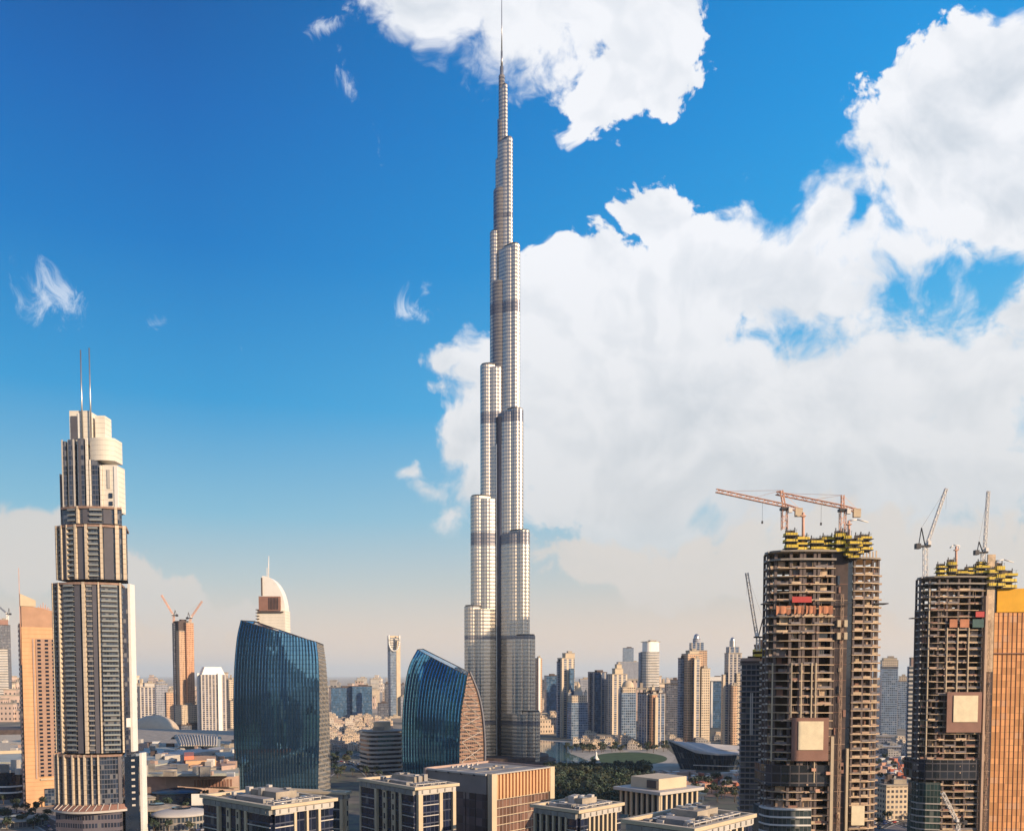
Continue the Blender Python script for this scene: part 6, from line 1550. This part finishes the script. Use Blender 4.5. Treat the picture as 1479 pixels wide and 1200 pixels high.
def tree(p, sc, k, label, group):
    r_ = empty('broadleaf_tree', p, rnd.uniform(0, 6.28), label, 'tree', group); r_.scale = (sc, sc, sc)
    for nm, me in zip(('trunk', 'crown'), trsrc[k]):
        o = bpy.data.objects.new(nm, me); COL.objects.link(o); o.parent = r_
tt = []
def tf(lab, gr, a=.8, b_=1.3): return lambda p, x, y: tree(p, rnd.uniform(a, b_), rnd.randrange(5), lab, gr)
scatter(60, 790, 935, 1112, 1124, tf('leafy tree along the far edge of the dark grove beside the lawn', 'trees along the grove edge', 1, 1.5), 4, tt, rnd)
scatter(45, 818, 965, 1079, 1087, tf('tree in the row between the lakeside houses and the lawn', 'trees behind the lawn'), 3.5, tt, rnd)
scatter(30, 1000, 1075, 1128, 1160, tf('tree beside the road below the ship-shaped hall', 'trees below the ship-shaped hall'), 4, tt, rnd)
scatter(30, 474, 548, 1092, 1124, tf('tree on the verge of the interchange between the curved glass towers', 'trees by the interchange'), 4, tt, rnd)
scatter(34, 205, 335, 1154, 1205, tf('tree on the plaza in front of the mall', 'trees on the mall plaza', .7, 1.0), 4, tt, rnd)
scatter(18, 0, 75, 1160, 1200, tf('tree beside the road below the sandstone tower', 'trees below the sandstone tower', .8, 1.1), 4, tt, rnd)
scatter(20, 1266, 1330, 1098, 1200, tf('tree by the road between the unfinished towers', 'trees between unfinished towers', .8, 1.2), 4, tt, rnd)
gq = MB(); gr_ = random.Random(77); gtr = MB()
for k in range(230):
    x, y = gr_.uniform(792, 940), gr_.uniform(1113, 1170); p = G(x, y); r = gr_.uniform(3.2, 7.5); h = gr_.uniform(5, 8)
    crown_into(gq, p.x, p.y, h*gr_.uniform(.8, 1.35), r, gr_, 150, .85, gr_.choice([0, 0, 1, 2])); gtr.tube(p, (p.x, p.y, h), .35, .2, 4)
go = gq.build('tree_grove', leaves, None, kind='stuff', label='dense dark green grove of trees in the park right of the louvred cube', cat='grove')
gtr.build('trunks', M['bark'], go)
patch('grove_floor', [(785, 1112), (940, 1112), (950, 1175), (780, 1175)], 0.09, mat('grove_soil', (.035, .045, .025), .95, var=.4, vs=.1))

# ------------------------------------------------------------------ cars
cars = []
for k, c in enumerate(((.7, .7, .7), (.05, .05, .06), (.35, .36, .38), (.5, .05, .04), (.08, .12, .3), (.6, .55, .45))):
    pm = mat('car_paint_%d' % k, c, .25, .2, var=.02, spec=.6); q = MB()
    body = [(-2.2, .35), (-2.25, .8), (-1.6, .98), (1.1, 1.0), (2.1, .82), (2.25, .35)]
    for y0, y1, prof, mi in ((-.88, .88, body, 0), (-.74, .74, [(-1.5, .98), (-1.0, 1.45), (.5, 1.47), (1.15, 1.0)], 1)):
        q.face([(x, y0, z) for x, z in reversed(prof)], None, mi); q.face([(x, y1, z) for x, z in prof], None, mi)
        for i in range(len(prof)):
            a, b_ = prof[i], prof[(i+1) % len(prof)]
            q.face([(a[0], y0, a[1]), (b_[0], y0, b_[1]), (b_[0], y1, b_[1]), (a[0], y1, a[1])], None, mi)
    q.box(-.25, 0, 1.471, 1.5, 1.3, .04)
    for x in (-1.4, 1.4):
        for y in (-.8, .8): q.tube((x, y-.1, .33), (x, y+.1, .33), .33, n=8, mi=2)
    cars.append(q.mesh('car', [pm, M['glass_dark'], M['dark_metal']]))
def car(p, rz, lab, gr):
    o = bpy.data.objects.new('car', cars[rnd.choice([0, 0, 0, 1, 1, 2, 2, 3, 4, 5])]); COL.objects.link(o); o.location = p; o.rotation_euler = (0, 0, rz); put(o, lab, 'car', gr)
for row in range(5):
    a = G(272+row*2, 1177+row*5.5); 
    for k in range(13):
        if rnd.random() < .2: continue
        car(Vector((a.x+k*3.0, a.y+rnd.uniform(-.3, .3), .17)), R(90+rnd.uniform(-3, 3)), 'small car parked in the rows between the plaza pavilions and the cream-rimmed block', 'cars parked in rows on the plaza')
labs = ['car on the highway between the curved glass towers', 'car on the loop road between the curved glass towers', 'car on the narrow slip road between the curved glass towers', 'car on the road below the billboard', 'car on the road at the bottom left', 'car on the narrow road beside the plaza pavilions', 'car on the road before the ship-shaped hall', 'car on the road across the gap between unfinished towers', 'car on the road at the bottom of the gap between unfinished towers', 'car on the far road in the gap between unfinished towers']
for ri, line in enumerate(roads):
    w_ = (30, 16, 12, 14, 16, 10, 14, 16, 14, 16)[ri]
    for i in range(0, len(line)-1):
        a, b_ = Vector(line[i]), Vector(line[i+1]); d = b_-a; L = d.length; t_ = d.normalized(); nn = Vector((-t_.y, t_.x, 0))
        for s_ in (-1, 1):
            if rnd.random() < .55:
                car(a+t_*rnd.uniform(0, L)+nn*s_*w_*rnd.choice([.18, .36])*.8+Vector((0, 0, .02)), math.atan2(t_.y, t_.x)+(0 if s_ < 0 else math.pi), labs[ri], labs[ri].replace('car on', 'cars on'))

# ------------------------------------------------------------------ unseen towers added for mirroring in the glass and shading the low city
for i, (x, y, w, d, h, rz, fm) in enumerate(((-120, -320, 90, 40, 120, .1, 'dark_frame'), (-420, -380, 90, 40, 125, .1, 'blue_curtain'), (10, -340, 70, 40, 118, -.1, 'dark_frame'), (-600, -300, 90, 50, 125, 0, 'dark_frame'), (-260, -160, 60, 40, 110, .2, 'dark_frame'), (-170, -230, 50, 40, 135, -.1, 'blue_curtain'), (-60, -200, 55, 45, 105, .3, 'dark_frame'), (60, -260, 60, 40, 150, 0, 'blue_curtain'), (-380, -60, 60, 50, 130, .4, 'dark_frame'),
                                     (-330, -330, 70, 50, 175, .1, 'blue_grid'), (170, -150, 50, 50, 140, .5, 'grey_grid'), (-480, -220, 60, 60, 150, 0, 'grey_grid'), (268, 288, 44, 40, 165, .6, 'blue_grid'), (505, 655, 100, 60, 325, .6, 'grey_grid'))):
    root = empty('added_unseen_tower', (x, y, 0), rz, 'plain tower block added outside the view for reflections and shade', 'tower', 'towers added outside the view')
    q = MB(); q.prism(rect(w, d), 0, h); q.build('shaft', FA[fm], root)
    q = MB(); q.prism(rect(w*.5, d*.5), h, h+6); q.build('roof_plant', M['roof_grey'], root)
